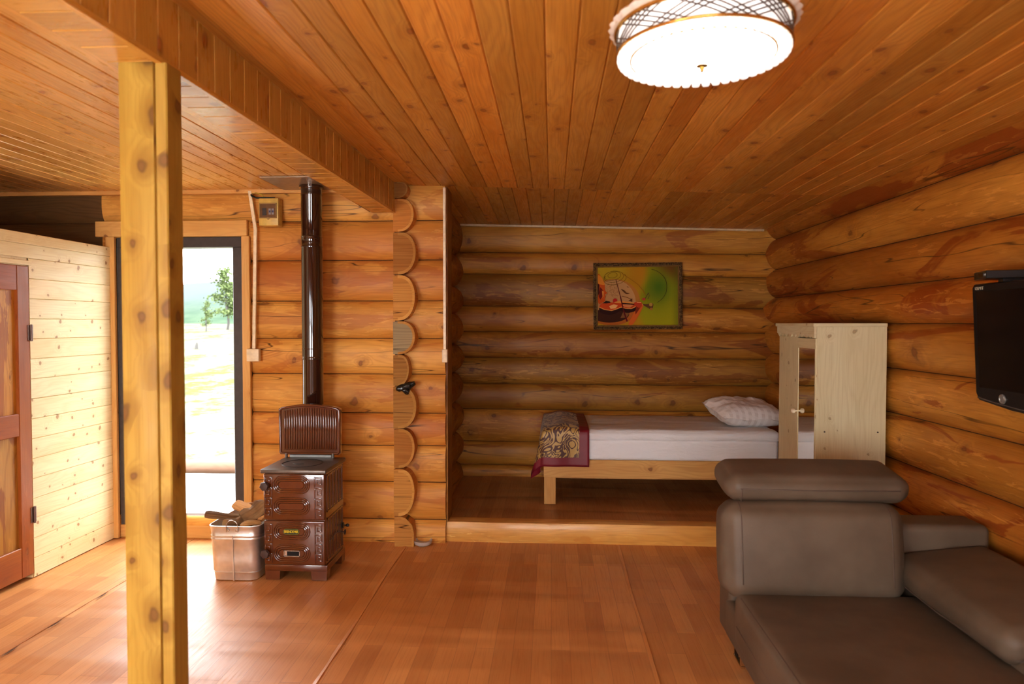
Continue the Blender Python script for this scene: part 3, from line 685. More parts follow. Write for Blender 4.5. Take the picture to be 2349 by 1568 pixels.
# top plate, hotplate, lid
mb = MB(); mb.box((SX0 - .012, SY0 - .028, .705), (SX1 + .012, SY1 + .012, .732), 0, bev=.007, seg=3); top = mb.build('top_plate', IRON, st, 40)
hcx, hcy = -1.69, 4.53
mb = MB()
for rr in (.135, .128): mb.tube([(hcx + rr * math.cos(a * PI / 24), hcy + rr * math.sin(a * PI / 24), .7325) for a in range(48)], .0014, 5, closed=True)
mb.tube([(hcx - .06, hcy - .015, .733), (hcx - .03, hcy - .04, .733), (hcx + .02, hcy - .03, .733)], .003, 6); mb.build('hotplate_ring', plain('ring_dark', (.03, .027, .025), .6), top, 40)
LY = SY1 - .005
lx0, lx1 = -1.935, -1.488
arch = [(lx0 + .012, .752), (lx1 - .012, .752), (lx1 - .002, .765), (lx1, 1.075)] + [(lx1 - .02 - (lx1 - lx0 - .04) * k / 14, 1.088 + .024 * math.sin(PI * k / 14)) for k in range(15)] + [(lx0, 1.075), (lx0 + .002, .765)]
mb = MB(); mb.prism(arch, .03, 1, LY, grain=2); lid = mb.build('lid', ENAM, st)
mb = MB(); inn = [(x * 1.0 + (-1.7115 - x) * .0, z) for x, z in arch]
rim = [(-1.7115 + (x + 1.7115) * .955, .925 + (z - .925) * .95) for x, z in arch]
mb.tube([(x, LY - .002, z) for x, z in rim], .009, 8, closed=True); mb.build('lid_rim', ENAM, lid, 50)
mb = MB(); n = 22
for k in range(n):
    x = lx0 + .045 + (lx1 - lx0 - .08) * k / (n - 1); zt = 1.062 + .020 * math.sin(PI * k / (n - 1)); mb.tube([(x, LY + .001, .795), (x, LY - .0015, .80), (x, LY - .0015, zt - .004), (x, LY + .001, zt)], .0068, 8)
mb.build('lid_ribs', ENAM, lid, 60)
mb = MB(); mb.tube([(lx0 + .04, LY - .004, .787), (lx1 - .03, LY - .004, .787)], .004, 8); mb.build('lid_bead', ENAM, lid, 60)
for x in (lx0 + .055, lx1 - .055):
    mb = MB(); mb.box((x - .008, LY - .014, .728), (x + .008, LY + .006, .765), bev=.003); mb.build('lid_hinge', IRON, st)
mb = MB(); mb.box((lx0 + .075, LY + .004, .730), (lx1 - .07, LY + .02, .750), bev=.003); mb.build('rear_ledge', plain('grey_ledge', (.34, .36, .36), .5, .5), st)

# ------------------------------------------------------------------ stove pipe
CXp, CYp = -1.762, 4.945
sp = thing('stove_pipe', 'dark brown glossy stove pipe rising from behind the stove to the ceiling', 'pipe', (CXp, CYp, .55))
for i, (z0, z1) in enumerate(((.55, 1.50), (1.44, 2.32), (2.26, 2.70))):
    r = .0755 + .0012 * (i % 2)
    prof = [(r, z0), (r, z1 - .085), (r + .003, z1 - .078), (r, z1 - .07), (r, z1 - .008), (r + .003, z1 - .004), (r, z1)]
    mb = MB(); mb.lathe(prof, (CXp, CYp, 0), 40); mb.build('pipe_section', PIPE, sp, 50)
mb = MB(); mb.tube([(CXp, CYp, .62), (CXp, CYp - .12, .62), (CXp, CYp - .2, .62)], .06, 16); mb.build('pipe_elbow', PIPE, sp, 50)
mb = MB(); mb.box((-2.02, 4.64, 2.688), (-1.50, 5.08, 2.697), 0); o = mb.build('flashing_plate', plain('zinc_plate', (.40, .30, .21), .35, .6)); tag(o, 'dull metal ceiling plate around the top of the stove pipe', 'plate')
mb = MB(); mb.lathe([(.079, 2.672), (.088, 2.672), (.088, 2.687), (.079, 2.687)], (CXp, CYp, 0), 32); mb.build('pipe_collar', PIPE, sp, 50)

# ------------------------------------------------------------------ metal bin with firewood
BX0, BX1, BY0, BY1 = -2.245, -1.905, 4.30, 4.735
bn = thing('metal_bin', 'galvanised sheet metal bin of firewood standing beside the stove', 'bin', ((BX0 + BX1) / 2, (BY0 + BY1) / 2, 0))
def rrect(x0, x1, y0, y1, r, n=6):
    pts = []
    for cx_, cy_, a0 in ((x1 - r, y1 - r, 0), (x0 + r, y1 - r, PI / 2), (x0 + r, y0 + r, PI), (x1 - r, y0 + r, 1.5 * PI)):
        for k in range(n + 1): a = a0 + PI / 2 * k / n; pts.append((cx_ + r * math.cos(a), cy_ + r * math.sin(a)))
    return pts
lev = [(0, .022), (.04, .018), (.052, .012), (.056, .016), (.06, .014), (.15, .011), (.265, .006), (.272, .002), (.279, .006), (.286, .006), (.293, .002), (.30, .006), (.352, 0), (.36, -.004), (.362, .002)]
mb = MB(); rings = []
for z, ins in lev: rings.append([(x, y, z) for x, y in rrect(BX0 + ins, BX1 - ins, BY0 + ins, BY1 - ins, .055)])
for z, ins in ((.355, .006), (.02, .022)): rings.append([(x, y, z) for x, y in rrect(BX0 + ins, BX1 - ins, BY0 + ins, BY1 - ins, .055)])
n = len(rings[0]); vs = [p for r_ in rings for p in r_]; fs = []
for i in range(len(rings) - 1):
    for j in range(n): fs.append((i * n + j, i * n + (j + 1) % n, (i + 1) * n + (j + 1) % n, (i + 1) * n + j))
fs.append(tuple(range(n))); fs.append(tuple((len(rings) - 1) * n + j for j in range(n))); mb.add(vs, fs); mb.build('bin_body', GALV, bn, 50)
mb = MB(); cxb = (BX0 + BX1) / 2; mb.prism([(cxb - .004, .0), (cxb + .004, .0), (cxb + .003, .30), (cxb - .003, .30)], .012, 1, BY0 - .001 + .008); 
mb.v = [(x, y + (.010 - .018 * z / .36) - .007, z) for x, y, z in mb.v]; mb.build('bin_seam', GALV, bn)
for yy, s in ((BY0 - .004, 1), (BY1 + .004, 1)):
    mb = MB(); mb.tube([(cxb - .038, yy, .325)] + [(cxb + .038 * -math.cos(PI * k / 12), yy - .002, .365 + .036 * math.sin(PI * k / 12)) for k in range(13)] + [(cxb + .038, yy, .325)], .0032, 8)
    for sx in (-.028, .028): mb.lathe([(.010, 0), (.008, .004), (0, .005)], n=10, M=Matrix.Translation((cxb + sx, yy + .004, .335)) @ Matrix.Rotation(R(90), 4, 'X'))
    mb.build('bin_handle', STEEL, bn, 50)
def billet(loc, size, rot, mat, label, seed, rough=.02):
    mb = MB(); n = 12; m = 9; vs = []; fs = []; uvs = []
    for i in range(n + 1):
        for j in range(m):
            a = 2 * PI * j / m; f = i / n; e = 1 if 0 < i < n else .82
            rr = e * (1 + .28 * mnoise.noise(V((f * 4, math.cos(a) * 1.6 + seed, math.sin(a) * 1.6))))
            sq = 1 / max(abs(math.cos(a)), abs(math.sin(a))) ** .55
            vs.append(((f - .5) * size[0], math.cos(a) * rr * sq * size[1] / 2, math.sin(a) * rr * sq * size[2] / 2 + .012 * math.sin(f * 5 + seed)))
    for i in range(n):
        for j in range(m):
            j2 = (j + 1) % m; fs.append((i * m + j, i * m + j2, (i + 1) * m + j2, (i + 1) * m + j)); uvs.append([(seed + i * .03, j * .02), (seed + i * .03, j * .02 + .02), (seed + i * .03 + .03, j * .02 + .02), (seed + i * .03 + .03, j * .02)])
    fs.append(tuple(range(m - 1, -1, -1))); uvs.append([(seed, .1)] * m); fs.append(tuple(n * m + j for j in range(m))); uvs.append([(seed, .2)] * m)
    mb.add(vs, fs, uvs, random.random()); o = mb.build('firewood_piece', mat, smooth=38)
    o.location = loc; o.rotation_euler = [R(a) for a in rot]; tag(o, label, 'firewood', 'firewood in the metal bin'); return o
billet((-2.17, 4.45, .385), (.30, .05, .045), (20, 2, 12), BARK, 'bark-covered stick poking out over the left rim of the bin', 1.3)
billet((-2.06, 4.52, .405), (.32, .075, .03), (35, 12, -28), SPLIT, 'flat orange split slab lying across the middle of the bin', 4.1)
billet((-2.03, 4.66, .40), (.22, .06, .06), (10, -6, 15), SPLIT, 'short yellowish split piece at the back of the bin', 7.7)
billet((-2.00, 4.47, .40), (.17, .12, .11), (30, -24, 40), BARK, 'thick rough bark chunk leaning against the stove in the bin', 9.2)
billet((-1.985, 4.37, .358), (.13, .05, .03), (15, -14, 25), SPLIT, 'small reddish chip at the front corner of the bin next to the stove', 12.2)
billet((-2.09, 4.42, .355), (.20, .07, .07), (0, 6, 60), BARK, 'dark log lying low behind the front handle of the bin', 15.8)

# ------------------------------------------------------------------ electrics on the doorway wall
eb = thing('breaker_box', 'yellowed plastic circuit breaker box high on the log wall above the doorway corner', 'breaker box', (-2.12, 5.12, 2.52))
mb = MB(); mb.box((-2.208, 5.05, 2.418), (-2.055, 5.135, 2.625), 2, bev=.008, seg=2); mb.build('box_body', PLASB, eb, 35)
mb = MB(); mb.box((-2.198, 5.046, 2.475), (-2.068, 5.052, 2.585)); w = mb.build('box_window', plain('window_brown', (.16, .085, .04), .12), eb)
mb = MB()
for a, b in (((-2.2, 2.472), (-2.066, 2.479)), ((-2.2, 2.581), (-2.066, 2.588)), ((-2.2, 2.472), (-2.193, 2.588)), ((-2.073, 2.472), (-2.066, 2.588))): mb.box((a[0], 5.042, a[1]), (b[0], 5.05, b[1]), bev=.002)
mb.lathe([(.010, 0), (.010, .004), (0, .005)], n=12, M=Matrix.Translation((-2.133, 5.048, 2.472)) @ Matrix.Rotation(R(90), 4, 'X')); mb.build('window_rim', plain('rim_brown', (.36, .22, .07), .4), eb)
mb = MB(); mb.box((-2.175, 5.043, 2.495), (-2.145, 5.047, 2.55)); mb.build('breaker', plain('breaker_dark', (.03, .022, .02), .5), eb)
for x in (-2.118, -2.095):
    mb = MB(); mb.box((x - .009, 5.043, 2.50), (x + .009, 5.047, 2.545), mi=0); mb.box((x - .006, 5.041, 2.515), (x + .006, 5.044, 2.53), mi=1); mb.build('breaker', [plain('breaker_grey', (.30, .27, .27), .5), plain('breaker_blue', (.03, .03, .10), .4)], eb)
cw = MB(); cw.tube([(-2.30, 5.12, 2.67), (-2.25, 5.10, 2.675), (-2.20, 5.09, 2.66), (-2.17, 5.10, 2.625)], .004, 6); o = cw.build('earth_wire', plain('wire_yellow', (.55, .42, .05), .5), smooth=60); tag(o, 'thin yellow wire looping from the ceiling to the breaker box', 'wire')
cw = MB(); cw.tube([(-2.30, 5.12, 2.672), (-2.275, 5.09, 2.65), (-2.235, 5.085, 2.632), (-2.17, 5.09, 2.634), (-2.10, 5.10, 2.632)], .0075, 8); o = cw.build('mains_cable', plain('wire_black', (.012, .02, .014), .5), smooth=60); tag(o, 'dark green-black cable lying along the top of the breaker box', 'cable')
mb = MB()
for (a, b) in (((-2.298, 2.69), (-2.256, 2.40)), ((-2.256, 2.40), (-2.277, 1.46))):
    p, q = V((a[0], 5.1, a[1])), V((b[0], 5.1, b[1])); hw = .012
    mb.add([(p.x - hw, 5.098, p.z), (p.x + hw, 5.098, p.z), (q.x + hw, 5.098, q.z), (q.x - hw, 5.098, q.z), (p.x - hw, 5.116, p.z), (p.x + hw, 5.116, p.z), (q.x + hw, 5.116, q.z), (q.x - hw, 5.116, q.z)], [(0, 1, 2, 3), (4, 5, 6, 7), (0, 4, 7, 3), (1, 5, 6, 2), (0, 1, 5, 4), (3, 2, 6, 7)])
o = mb.build('cable_trunking', PLASW); tag(o, 'cream cable trunking running down beside the open doorway', 'trunking')
mb = MB(); mb.box((-2.325, 5.075, 1.392), (-2.228, 5.118, 1.488), 2, bev=.006, seg=2); o = mb.build('light_switch', PLASW, smooth=35); tag(o, 'square cream switch box at the bottom of the trunking by the doorway', 'switch')
mb = MB(); mb.box((-.815, 5.105, 1.46), (-.796, 5.13, 2.70), 2); o = mb.build('cable_trunking', PLASW); tag(o, 'thin pale cable trunking down the corner of the alcove opening', 'trunking')
mb = MB(); mb.box((-.824, 5.09, 1.388), (-.783, 5.135, 1.488), 2, bev=.005, seg=2); o = mb.build('light_switch', PLASW, smooth=35); tag(o, 'small cream switch box on the corner of the bed alcove', 'switch')

# black bag wedged between the log ends
mb = MB()
def crumple(q, p): n_ = mnoise.noise(V((q.x * 40, q.y * 40, q.z * 40))); return (q.x + n_ * .006, q.y + n_ * .006, q.z + n_ * .008)
mb.cushion((-.062, -.03, -.022), (.062, .05, .022), .02, (0, 0, .004), 8, Matrix.Translation((-1.10, 5.045, 1.205)) @ Matrix.Rotation(R(-16), 4, 'Y'), crumple)
mb.cushion((-.025, -.02, -.02), (.03, .03, .02), .015, (0, 0, .004), 6, Matrix.Translation((-1.085, 5.04, 1.178)) @ Matrix.Rotation(R(40), 4, 'Y'), crumple)
mb.cushion((-.03, -.015, -.018), (.03, .03, .018), .015, (0, 0, .002), 6, Matrix.Translation((-1.045, 5.04, 1.226)) @ Matrix.Rotation(R(-28), 4, 'Y'), crumple)
o = mb.build('plastic_bag', plain('black_bag', (.012, .012, .011), .22), smooth=60); tag(o, 'crumpled black plastic bag stuffed between two cut log ends', 'bag')
# glass ashtray
mb = MB(); n = 28; prof = [(.0, .0), (.052, 0), (.066, .012), (.072, .034), (.068, .036), (.060, .016), (.046, .008), (0, .007)]
vs = []; fs = []
for (r_, z_) in prof:
    for j in range(n): a = 2 * PI * j / n; w = 1 + (.02 if j % 2 else 0); vs.append((-.975 + r_ * w * math.cos(a), 5.105 + r_ * w * math.sin(a), z_ + .001))
for i in range(len(prof) - 1):
    for j in range(n): fs.append((i * n + j, i * n + (j + 1) % n, (i + 1) * n + (j + 1) % n, (i + 1) * n + j))
mb.add(vs, fs); o = mb.build('glass_dish', ASHG, smooth=30); tag(o, 'clear ribbed glass dish on the floor against the log step', 'dish')

# ------------------------------------------------------------------ picture
PW, PH = .865, .655; pcx, pcy, pcz = .842, 6.775, 1.95
pf = thing('framed_picture', 'gilt framed print of a violin player on the alcove back wall', 'picture', (pcx, pcy, pcz))
PM = Matrix.Translation((pcx, pcy, pcz)) @ Matrix.Rotation(R(-.35), 4, 'Y') @ Matrix.Rotation(R(-2.0), 4, 'X')
GILT = NT('carved_gilt'); _n = GILT.noise(GILT.obj(), 55, 3, .6, 1.5); GILT.bump(_n, .9, .02)
GILT = GILT.set(col=GILT.mix(GILT.mapr(_n, .42, .6), (.05, .022, .008), (.34, .20, .07)), rough=.38, metal=.35)
mb = MB(); w = PW / 2; h = PH / 2
for prof0, prof1, mi in ((0, .030, 0), (.030, .044, 1)):
    for k in range(4):
        c = [(-w, -h), (w, -h), (w, h), (-w, h)]
        def ins(i, d): x, z = c[i]; return (x - math.copysign(d, x), z - math.copysign(d, z))
        a, b = k, (k + 1) % 4
        steps = [(prof0, 0), (prof0, -.016 if mi == 0 else -.014), ((prof0 + prof1) / 2, -.030 if mi == 0 else -.018), (prof1, -.016 if mi == 0 else -.008)]
        for i in range(3):
            q = [ins(a, steps[i][0]), ins(b, steps[i][0]), ins(b, steps[i + 1][0]), ins(a, steps[i + 1][0])]; yy = [steps[i][1], steps[i][1], steps[i + 1][1], steps[i + 1][1]]
            mb.add([PM @ V((p[0], y, p[1])) for p, y in zip(q, yy)], [(0, 1, 2, 3)], None, .5, mi)
mb.build('picture_frame', [GILT, plain('gilt_slip', (.30, .17, .05), .4, .3)], pf)
# printed motif: coloured flat shapes on the sheet (coordinates 0..1 in the sheet, y up)
pw, ph = PW - .086, PH - .086
mb = MB()
def clampc(c): return tuple(max(0.0, min(1.0, x)) for x in c)
def lerp(a, b, t): return tuple(x + (y - x) * t for x, y in zip(a, b))
def sm(a, b, x): t = max(0, min(1, (x - a) / (b - a))); return t * t * (3 - 2 * t)
def bg(u, v):
    c = lerp((.42, .22, .012), (.42, .30, .02), sm(.3, .9, v) * (1 - u))
    c = lerp(c, (.40, .15, .008), sm(.25, .5, u) * sm(.4, .8, v) * .6)
    g = sm(.50, .62, u + .06 * math.sin(v * 5)); c = lerp(c, (.30, .28, .008), g)
    c = lerp(c, (.085, .15, .010), g * math.exp(-(((u - .76) / .2) ** 2 + ((v - .65) / .32) ** 2)) * 1.05)
    c = lerp(c, (.13, .03, .012), sm(1.55, 1.95, u + v) * .95)
    c = lerp(c, (.10, .11, .01), sm(.9, 1.0, u) * .6)
    return clampc(c)
NU, NV = 44, 34
for i in range(NU):
    for j in range(NV):
        u0, u1, v0, v1 = i / NU, (i + 1) / NU, j / NV, (j + 1) / NV
        mb.add([PM @ V(((u - .5) * pw, -.007, (v - .5) * ph)) for u, v in ((u0, v0), (u1, v0), (u1, v1), (u0, v1))], [(0, 1, 2, 3)], None, .5, 0, bg((u0 + u1) / 2, (v0 + v1) / 2))
lay = [0]
def shp(pts, col, smooth=True):
    if smooth and 6 <= len(pts) < 24:
        out = []; n = len(pts)
        for i in range(n):
            p0, p1, p2, p3 = pts[i - 1], pts[i], pts[(i + 1) % n], pts[(i + 2) % n]
            for q in range(4):
                t_ = q / 4; out.append(tuple(.5 * (2 * p1[k] + (p2[k] - p0[k]) * t_ + (2 * p0[k] - 5 * p1[k] + 4 * p2[k] - p3[k]) * t_ ** 2 + (3 * p1[k] - p0[k] - 3 * p2[k] + p3[k]) * t_ ** 3) for k in (0, 1)))
        pts = out
    lay[0] += 1; y = -.0072 - .00012 * lay[0]
    mb.add([PM @ V(((max(0, min(1, u)) - .5) * pw, y, (max(0, min(1, v)) - .5) * ph)) for u, v in pts], [tuple(range(len(pts)))], None, .5, 0, col)
def stroke(pts, w, col):
    lay[0] += 1; y = -.0072 - .00012 * lay[0]; asp = pw / ph
    for i in range(len(pts) - 1):
        (a, b), (c, d) = pts[i], pts[i + 1]; dx, dy = (c - a) * asp, d - b; L = math.hypot(dx, dy) or 1; w0 = w[i] if isinstance(w, list) else w; nx, ny = -dy / L * w0 / asp, dx / L * w0
        q = [(a - nx, b - ny), (c - nx, d - ny), (c + nx, d + ny), (a + nx, b + ny)]
        mb.add([PM @ V(((max(0, min(1, u)) - .5) * pw, y, (max(0, min(1, v)) - .5) * ph)) for u, v in q], [(0, 1, 2, 3)], None, .5, 0, col)
def disc(cx, cy, rx, ry, n=40, a0=0, a1=360, rot=0): 
    out = []
    for k in range(n + 1):
        a = R(a0 + (a1 - a0) * k / n); x, y = rx * math.cos(a), ry * math.sin(a); c, s = math.cos(R(rot)), math.sin(R(rot)); out.append((cx + x * c - y * s, cy + x * s + y * c))
    return out
shp(disc(.20, .40, .33, .40), (.42, .17, .035)); shp(disc(.20, .40, .275, .385), (.48, .26, .125))
for k in range(120):
    a, b = random.uniform(.11, .26), random.uniform(.50, .72); shp(disc(a, b, .003, .004, 5), (.22, .09, .035))
shp([(.29, .62), (.33, .60), (.36, .56), (.40, .545), (.36, .535), (.33, .56)], (.13, .05, .02)); shp([(.36, .67), (.40, .65), (.37, .65)], (.16, .06, .025))
stroke([(.30, .50), (.36, .48), (.41, .45), (.43, .42)], .005, (.14, .05, .02)); shp([(.38, .42), (.43, .46), (.43, .40)], (.15, .05, .02))
# lower dark disc and arm
shp(disc(.17, .24, .30, .24, 40, 180, 360) + [(.47, .24)], (.38, .11, .02)); shp(disc(.15, .19, .24, .145, 40, 150, 390), (.050, .014, .008))
shp([(.44, .02), (.56, .30), (.55, .36), (.50, .34), (.43, .16), (.38, .02)], (.55, .12, .02)); shp([(.47, .18), (.54, .32), (.50, .36), (.46, .30)], (.20, .025, .008))
shp([(.28, .12), (.36, .13), (.40, .22), (.32, .24)], (.20, .08, .03))
# face in profile
shp([(0, .86), (.04, .84), (.075, .76), (.088, .68), (.092, .60), (.115, .56), (.10, .535), (.088, .53), (.098, .50), (.085, .47), (.09, .43), (.07, .40), (0, .40)], (.50, .085, .012))
shp([(0, .86), (.04, .84), (.075, .76), (.085, .70), (.05, .70), (0, .73)], (.62, .22, .03)); shp([(.03, .66), (.065, .60), (.06, .50), (.03, .44), (.01, .5)], (.15, .012, .008)); shp([(.05, .60), (.075, .58), (.07, .50), (.06, .47)], (.66, .28, .06)); shp([(0, .72), (.02, .70), (.02, .56), (0, .5)], (.06, .01, .006))
# violin
shp([(.02, .31), (.10, .265), (.19, .27), (.25, .295), (.30, .32), (.36, .30), (.44, .30), (.47, .32), (.46, .24), (.36, .21), (.28, .245), (.22, .20), (.12, .18), (.03, .22)], (.030, .008, .007))
shp([(.02, .31), (.04, .37), (.12, .40), (.20, .39), (.26, .38), (.32, .385), (.40, .37), (.46, .35), (.47, .32), (.42, .285), (.35, .29), (.29, .315), (.25, .29), (.17, .255), (.08, .275)], (.50, .060, .012))
shp([(.14, .33), (.20, .36), (.25, .34), (.22, .29), (.16, .28)], (.72, .40, .18)); shp([(.30, .355), (.38, .36), (.44, .34), (.40, .30), (.33, .315)], (.60, .22, .09))
stroke([(.02, .31), (.08, .272), (.17, .252), (.25, .287), (.29, .312), (.35, .287), (.42, .283), (.47, .318)], .006, (.75, .35, .10))
shp([(.06, .38), (.10, .42), (.15, .41), (.16, .385), (.10, .375)], (.035, .012, .008)); shp(disc(.215, .42, .028, .042, 20), (.42, .02, .02))
shp([(.20, .39), (.28, .415), (.45, .385), (.56, .36), (.55, .34), (.45, .355), (.30, .375)], (.70, .28, .07)); stroke([(.30, .375), (.47, .355)], .010, (.030, .010, .008))
shp([(.45, .37), (.48, .40), (.54, .395), (.55, .34), (.53, .30), (.49, .31)], (.45, .045, .018)); shp([(.48, .40), (.54, .395), (.54, .38), (.49, .385)], (.75, .35, .14))
shp([(.56, .36), (.61, .36), (.68, .37), (.69, .33), (.67, .26), (.63, .29), (.58, .33)], (.11, .045, .018)); shp(disc(.66, .35, .022, .03, 20), (.42, .24, .05)); shp(disc(.665, .275, .018, .022, 20), (.35, .14, .04))
stroke([(.225, .79), (.28, .50), (.32, .25), (.365, .06)], [.006, .009, .013, .010], (.10, .008, .010)); 
# spirals and note
for (cx_, cy_, rx, ry) in ((.185, .86, .06, .045), (.185, .85, .105, .075), (.20, .835, .125, .095), (.215, .80, .145, .10)):
    stroke(disc(cx_, cy_, rx, ry, 36, 130 if rx > .13 else 0, 385 if rx > .13 else 360, 18), .0032, (.14, .085, .01))
stroke([(.30, .89), (.40, .80), (.50, .70), (.56, .60), (.595, .50)], .005, (.30, .13, .01)); stroke(disc(.62, .655, .24, .31, 36, -60, 78), .0040, (.06, .06, .01))
shp(disc(.572, .445, .022, .024, 20, 0, 360, 20), (.42, .06, .03)); stroke([(.59, .455), (.632, .555)], .005, (.10, .05, .02)); stroke([(.632, .555), (.640, .50), (.622, .445)], .005, (.12, .08, .02))
t = NT('print_colours'); ART = t.set(col=t.mix(.35, t.attr('col', 'Color'), t.mix(1.0, t.attr('col', 'Color'), (1.35, 1.25, .6), 'MULTIPLY')), rough=.6, spec=.08)
mb.build('printed_sheet', ART, pf)

# ------------------------------------------------------------------ bed
bd = thing('single_bed', 'low pine bed with white bedding on the raised alcove floor', 'bed', (.95, 6.25, .15))
X0, X1, YF, YB = -.066, 1.99, 5.745, 6.74
mb = MB(); mb.box((X0, YF, .385), (X1, YF + .035, .533), 0, .6, bev=.003); mb.build('side_rail', BEDW, bd)
mb = MB(); mb.box((X0, YB - .035, .385), (X1, YB, .533), 0, .5, bev=.003); mb.build('side_rail', BEDW, bd)
for x in (X0, X1 - .035): mb = MB(); mb.box((x + .001, YF + .035, .386), (x + .034, YB - .035, .532), 1, .5, bev=.003); mb.build('end_rail', BEDW, bd)
mb = MB(); mb.box((X0 + .035, YF + .035, .37), (X1 - .035, YB - .035, .39), 0, .4); mb.build('slat_base', BEDW, bd)
for x in (X0 + .004, X1 - .104):
    for y in (YF + .004, YB - .10): mb = MB(); mb.box((x, y, .152), (x + .098, y + .055, .388), 2, .7, bev=.004); mb.build('leg', BEDW, bd)
mb = MB(); mb.cushion((X0 + .012, YF + .006, .525), (1.885, YB - .03, .715), .035, (0, .006, 0), 14); mb.build('mattress', LINEN, bd, True)
def wrinkle(q, p): return (q.x, q.y + .004 * mnoise.noise(V((q.x * 3, q.z * 9, 0))), q.z + .007 * mnoise.noise(V((q.x * 2.2, q.y * 3.5, 2))) + .004 * mnoise.noise(V((q.x * 6, q.y * 9, 4))))
mb = MB(); mb.cushion((X0 + .004, YF - .002, .685), (1.90, YB - .02, .785), .048, (0, .004, .012), 26, None, wrinkle); mb.build('quilt', LINEN, bd, True)
def pil(q, p):
    return (q.x, q.y, q.z + .012 * mnoise.noise(V((q.x * 9, q.y * 9, 1))) + .008 * mnoise.noise(V((q.x * 20, q.y * 16, 1))))
mb = MB()
def pillow_mesh(mb, hx, hy, hz, M):
    n = 26; vs = []; fs = []
    for sgn in (1, -1):
        for i in range(n + 1):
            for j in range(n + 1):
                u, v = -1 + 2 * i / n, -1 + 2 * j / n
                w = max(0, (1 - u ** 4)) ** .55 * max(0, (1 - v ** 4)) ** .55; pin = 1 - .07 * (1 - abs(u)) * v * v - .0
                px = u * hx * (1 - .08 * (1 - v * v) ** 1 * abs(u) ** 3 * 0 - .05 * (1 - abs(v)) * abs(u) ** 4); py = v * hy * (1 - .06 * (1 - abs(u)) * abs(v) ** 4)
                ed = mnoise.noise(V((u * 3.5, v * 3.5, sgn))) * .012 + mnoise.noise(V((u * 8, v * 8, sgn + 4))) * .006
                vs.append(M @ V((px, py, sgn * (hz * w) + ed * (.4 + w) + .010 * math.sin(u * 6) * (abs(v) ** 6))))
        o = (0 if sgn == 1 else (n + 1) ** 2)
        for i in range(n):
            for j in range(n): a = o + i * (n + 1) + j; f = (a, a + n + 1, a + n + 2, a + 1); fs.append(f if sgn == 1 else tuple(reversed(f)))
    mb.addw(vs, fs)
pillow_mesh(mb, .30, .22, .098, Matrix.Translation((1.70, 6.12, .905)) @ Matrix.Rotation(R(14), 4, 'Z') @ Matrix.Rotation(R(12), 4, 'X') @ Matrix.Rotation(R(3), 4, 'Y'))
o = mb.build('pillow', PILLOWM, smooth=True); tag(o, 'plump white pillow with a checked weave at the head of the bed', 'pillow')
# bed runner
ru = None
mb = MB(); NA, NB = 44, 64; ZT = .802
A = [(.315 - .72 * i / NA) for i in range(NA + 1)]     # along the bed, runs past the foot and hangs
B = [(-.30 + 1.22 * j / NB) for j in range(NB + 1)]     # hanging front, then over the top
vs = []
xe = -.072; ye = YF - .012
for a in A:
    for b in B:
        da = max(0, xe - a); db = max(0, -b)
        tA = min(1, da / .06); tB = min(1, db / .06)
        x = max(a, xe) - .018 * sm(0, .08, da) ; y = ye + .0 + max(b, 0) - .010 * sm(0, .06, db)
        z = ZT - max(da, db) - .30 * min(da, db) + .028 * math.exp(-((a - .10) / .10) ** 2) * (1 if db == 0 else max(0, 1 - db / .2)) - .03 * sm(.35, -.1, a) * 0
        z -= .022 * (sm(.10, 0, max(b, 0)) if db == 0 else 1) * 1.0 * (1 - .0)
        if da > 0 and db > 0: x -= .25 * min(da, db); y += .22 * min(da, db)
        x -= .012 * math.sin(b * 14) * sm(0, .2, da); y -= .006 * math.sin(a * 22 + 1) * sm(0, .25, db)
        z += .006 * mnoise.noise(V((a * 12, b * 12, 3))) * (1 if db == 0 else .3)
        vs.append((x, y, z))
fs = []; uvs = []; mi = []
for i in range(NA):
    for j in range(NB):
        k = i * (NB + 1) + j; f = (k, k + NB + 1, k + NB + 2, k + 1)
        am, bmn = (A[i] + A[i + 1]) / 2, (B[j] + B[j + 1]) / 2
        border = am > .225 or am < -.30 or bmn < -.215 or bmn > .84
        mb.add([vs[q] for q in f], [(0, 1, 2, 3)], [[(A[i], B[j]), (A[i + 1], B[j]), (A[i + 1], B[j + 1]), (A[i], B[j + 1])]], .5, 1 if border else 0)
o = mb.build('bed_runner', [BROC, CRIM], smooth=True)
bm = bmesh.new(); bm.from_mesh(o.data); bmesh.ops.remove_doubles(bm, verts=bm.verts, dist=.0004); bmesh.ops.recalc_face_normals(bm, faces=bm.faces[:]); bm.to_mesh(o.data); bm.free()
sd = o.modifiers.new('thick', 'SOLIDIFY'); sd.thickness = .005; sd.offset = 1
tag(o, 'brown and gold scroll brocade runner with crimson border draped over the bed foot', 'bed runner')

# ------------------------------------------------------------------ wardrobe
WX0, WX1, WY0, WY1, WH = 1.680, 2.120, 4.45, 5.165, 1.683
wd = thing('wardrobe', 'pale pine wardrobe with a narrow mirror and scalloped cornice behind the sofa', 'wardrobe', (1.9, 4.82, 0))
mb = MB(); mb.box((WX0 + .006, WY0, .0), (WX1, WY0 + .02, WH - .022), 2, .5, bev=.002); sp_ = mb.build('side_panel', WARD, wd)
SCREWM = plain('screw_dark', (.05, .035, .025), .5)
for x in (WX0 + .06, WX1 - .05):
    for z in (.99, .79): mb = MB(); mb.lathe([(.0055, 0), (.0055, .002), (0, .0021)], n=10, M=Matrix.Translation((x, WY0, z)) @ Matrix.Rotation(R(90), 4, 'X')); mb.build('screw_head', SCREWM, sp_)
mb = MB(); mb.box((WX0 + .006, WY1 - .02, 0), (WX1, WY1, WH - .022), 2, .5, bev=.002); mb.build('side_panel', WARD, wd)
mb = MB(); mb.box((WX1 - .012, WY0 + .02, .03), (WX1 - .002, WY1 - .02, WH - .03), 2, .5); mb.build('back_panel', WARD, wd)
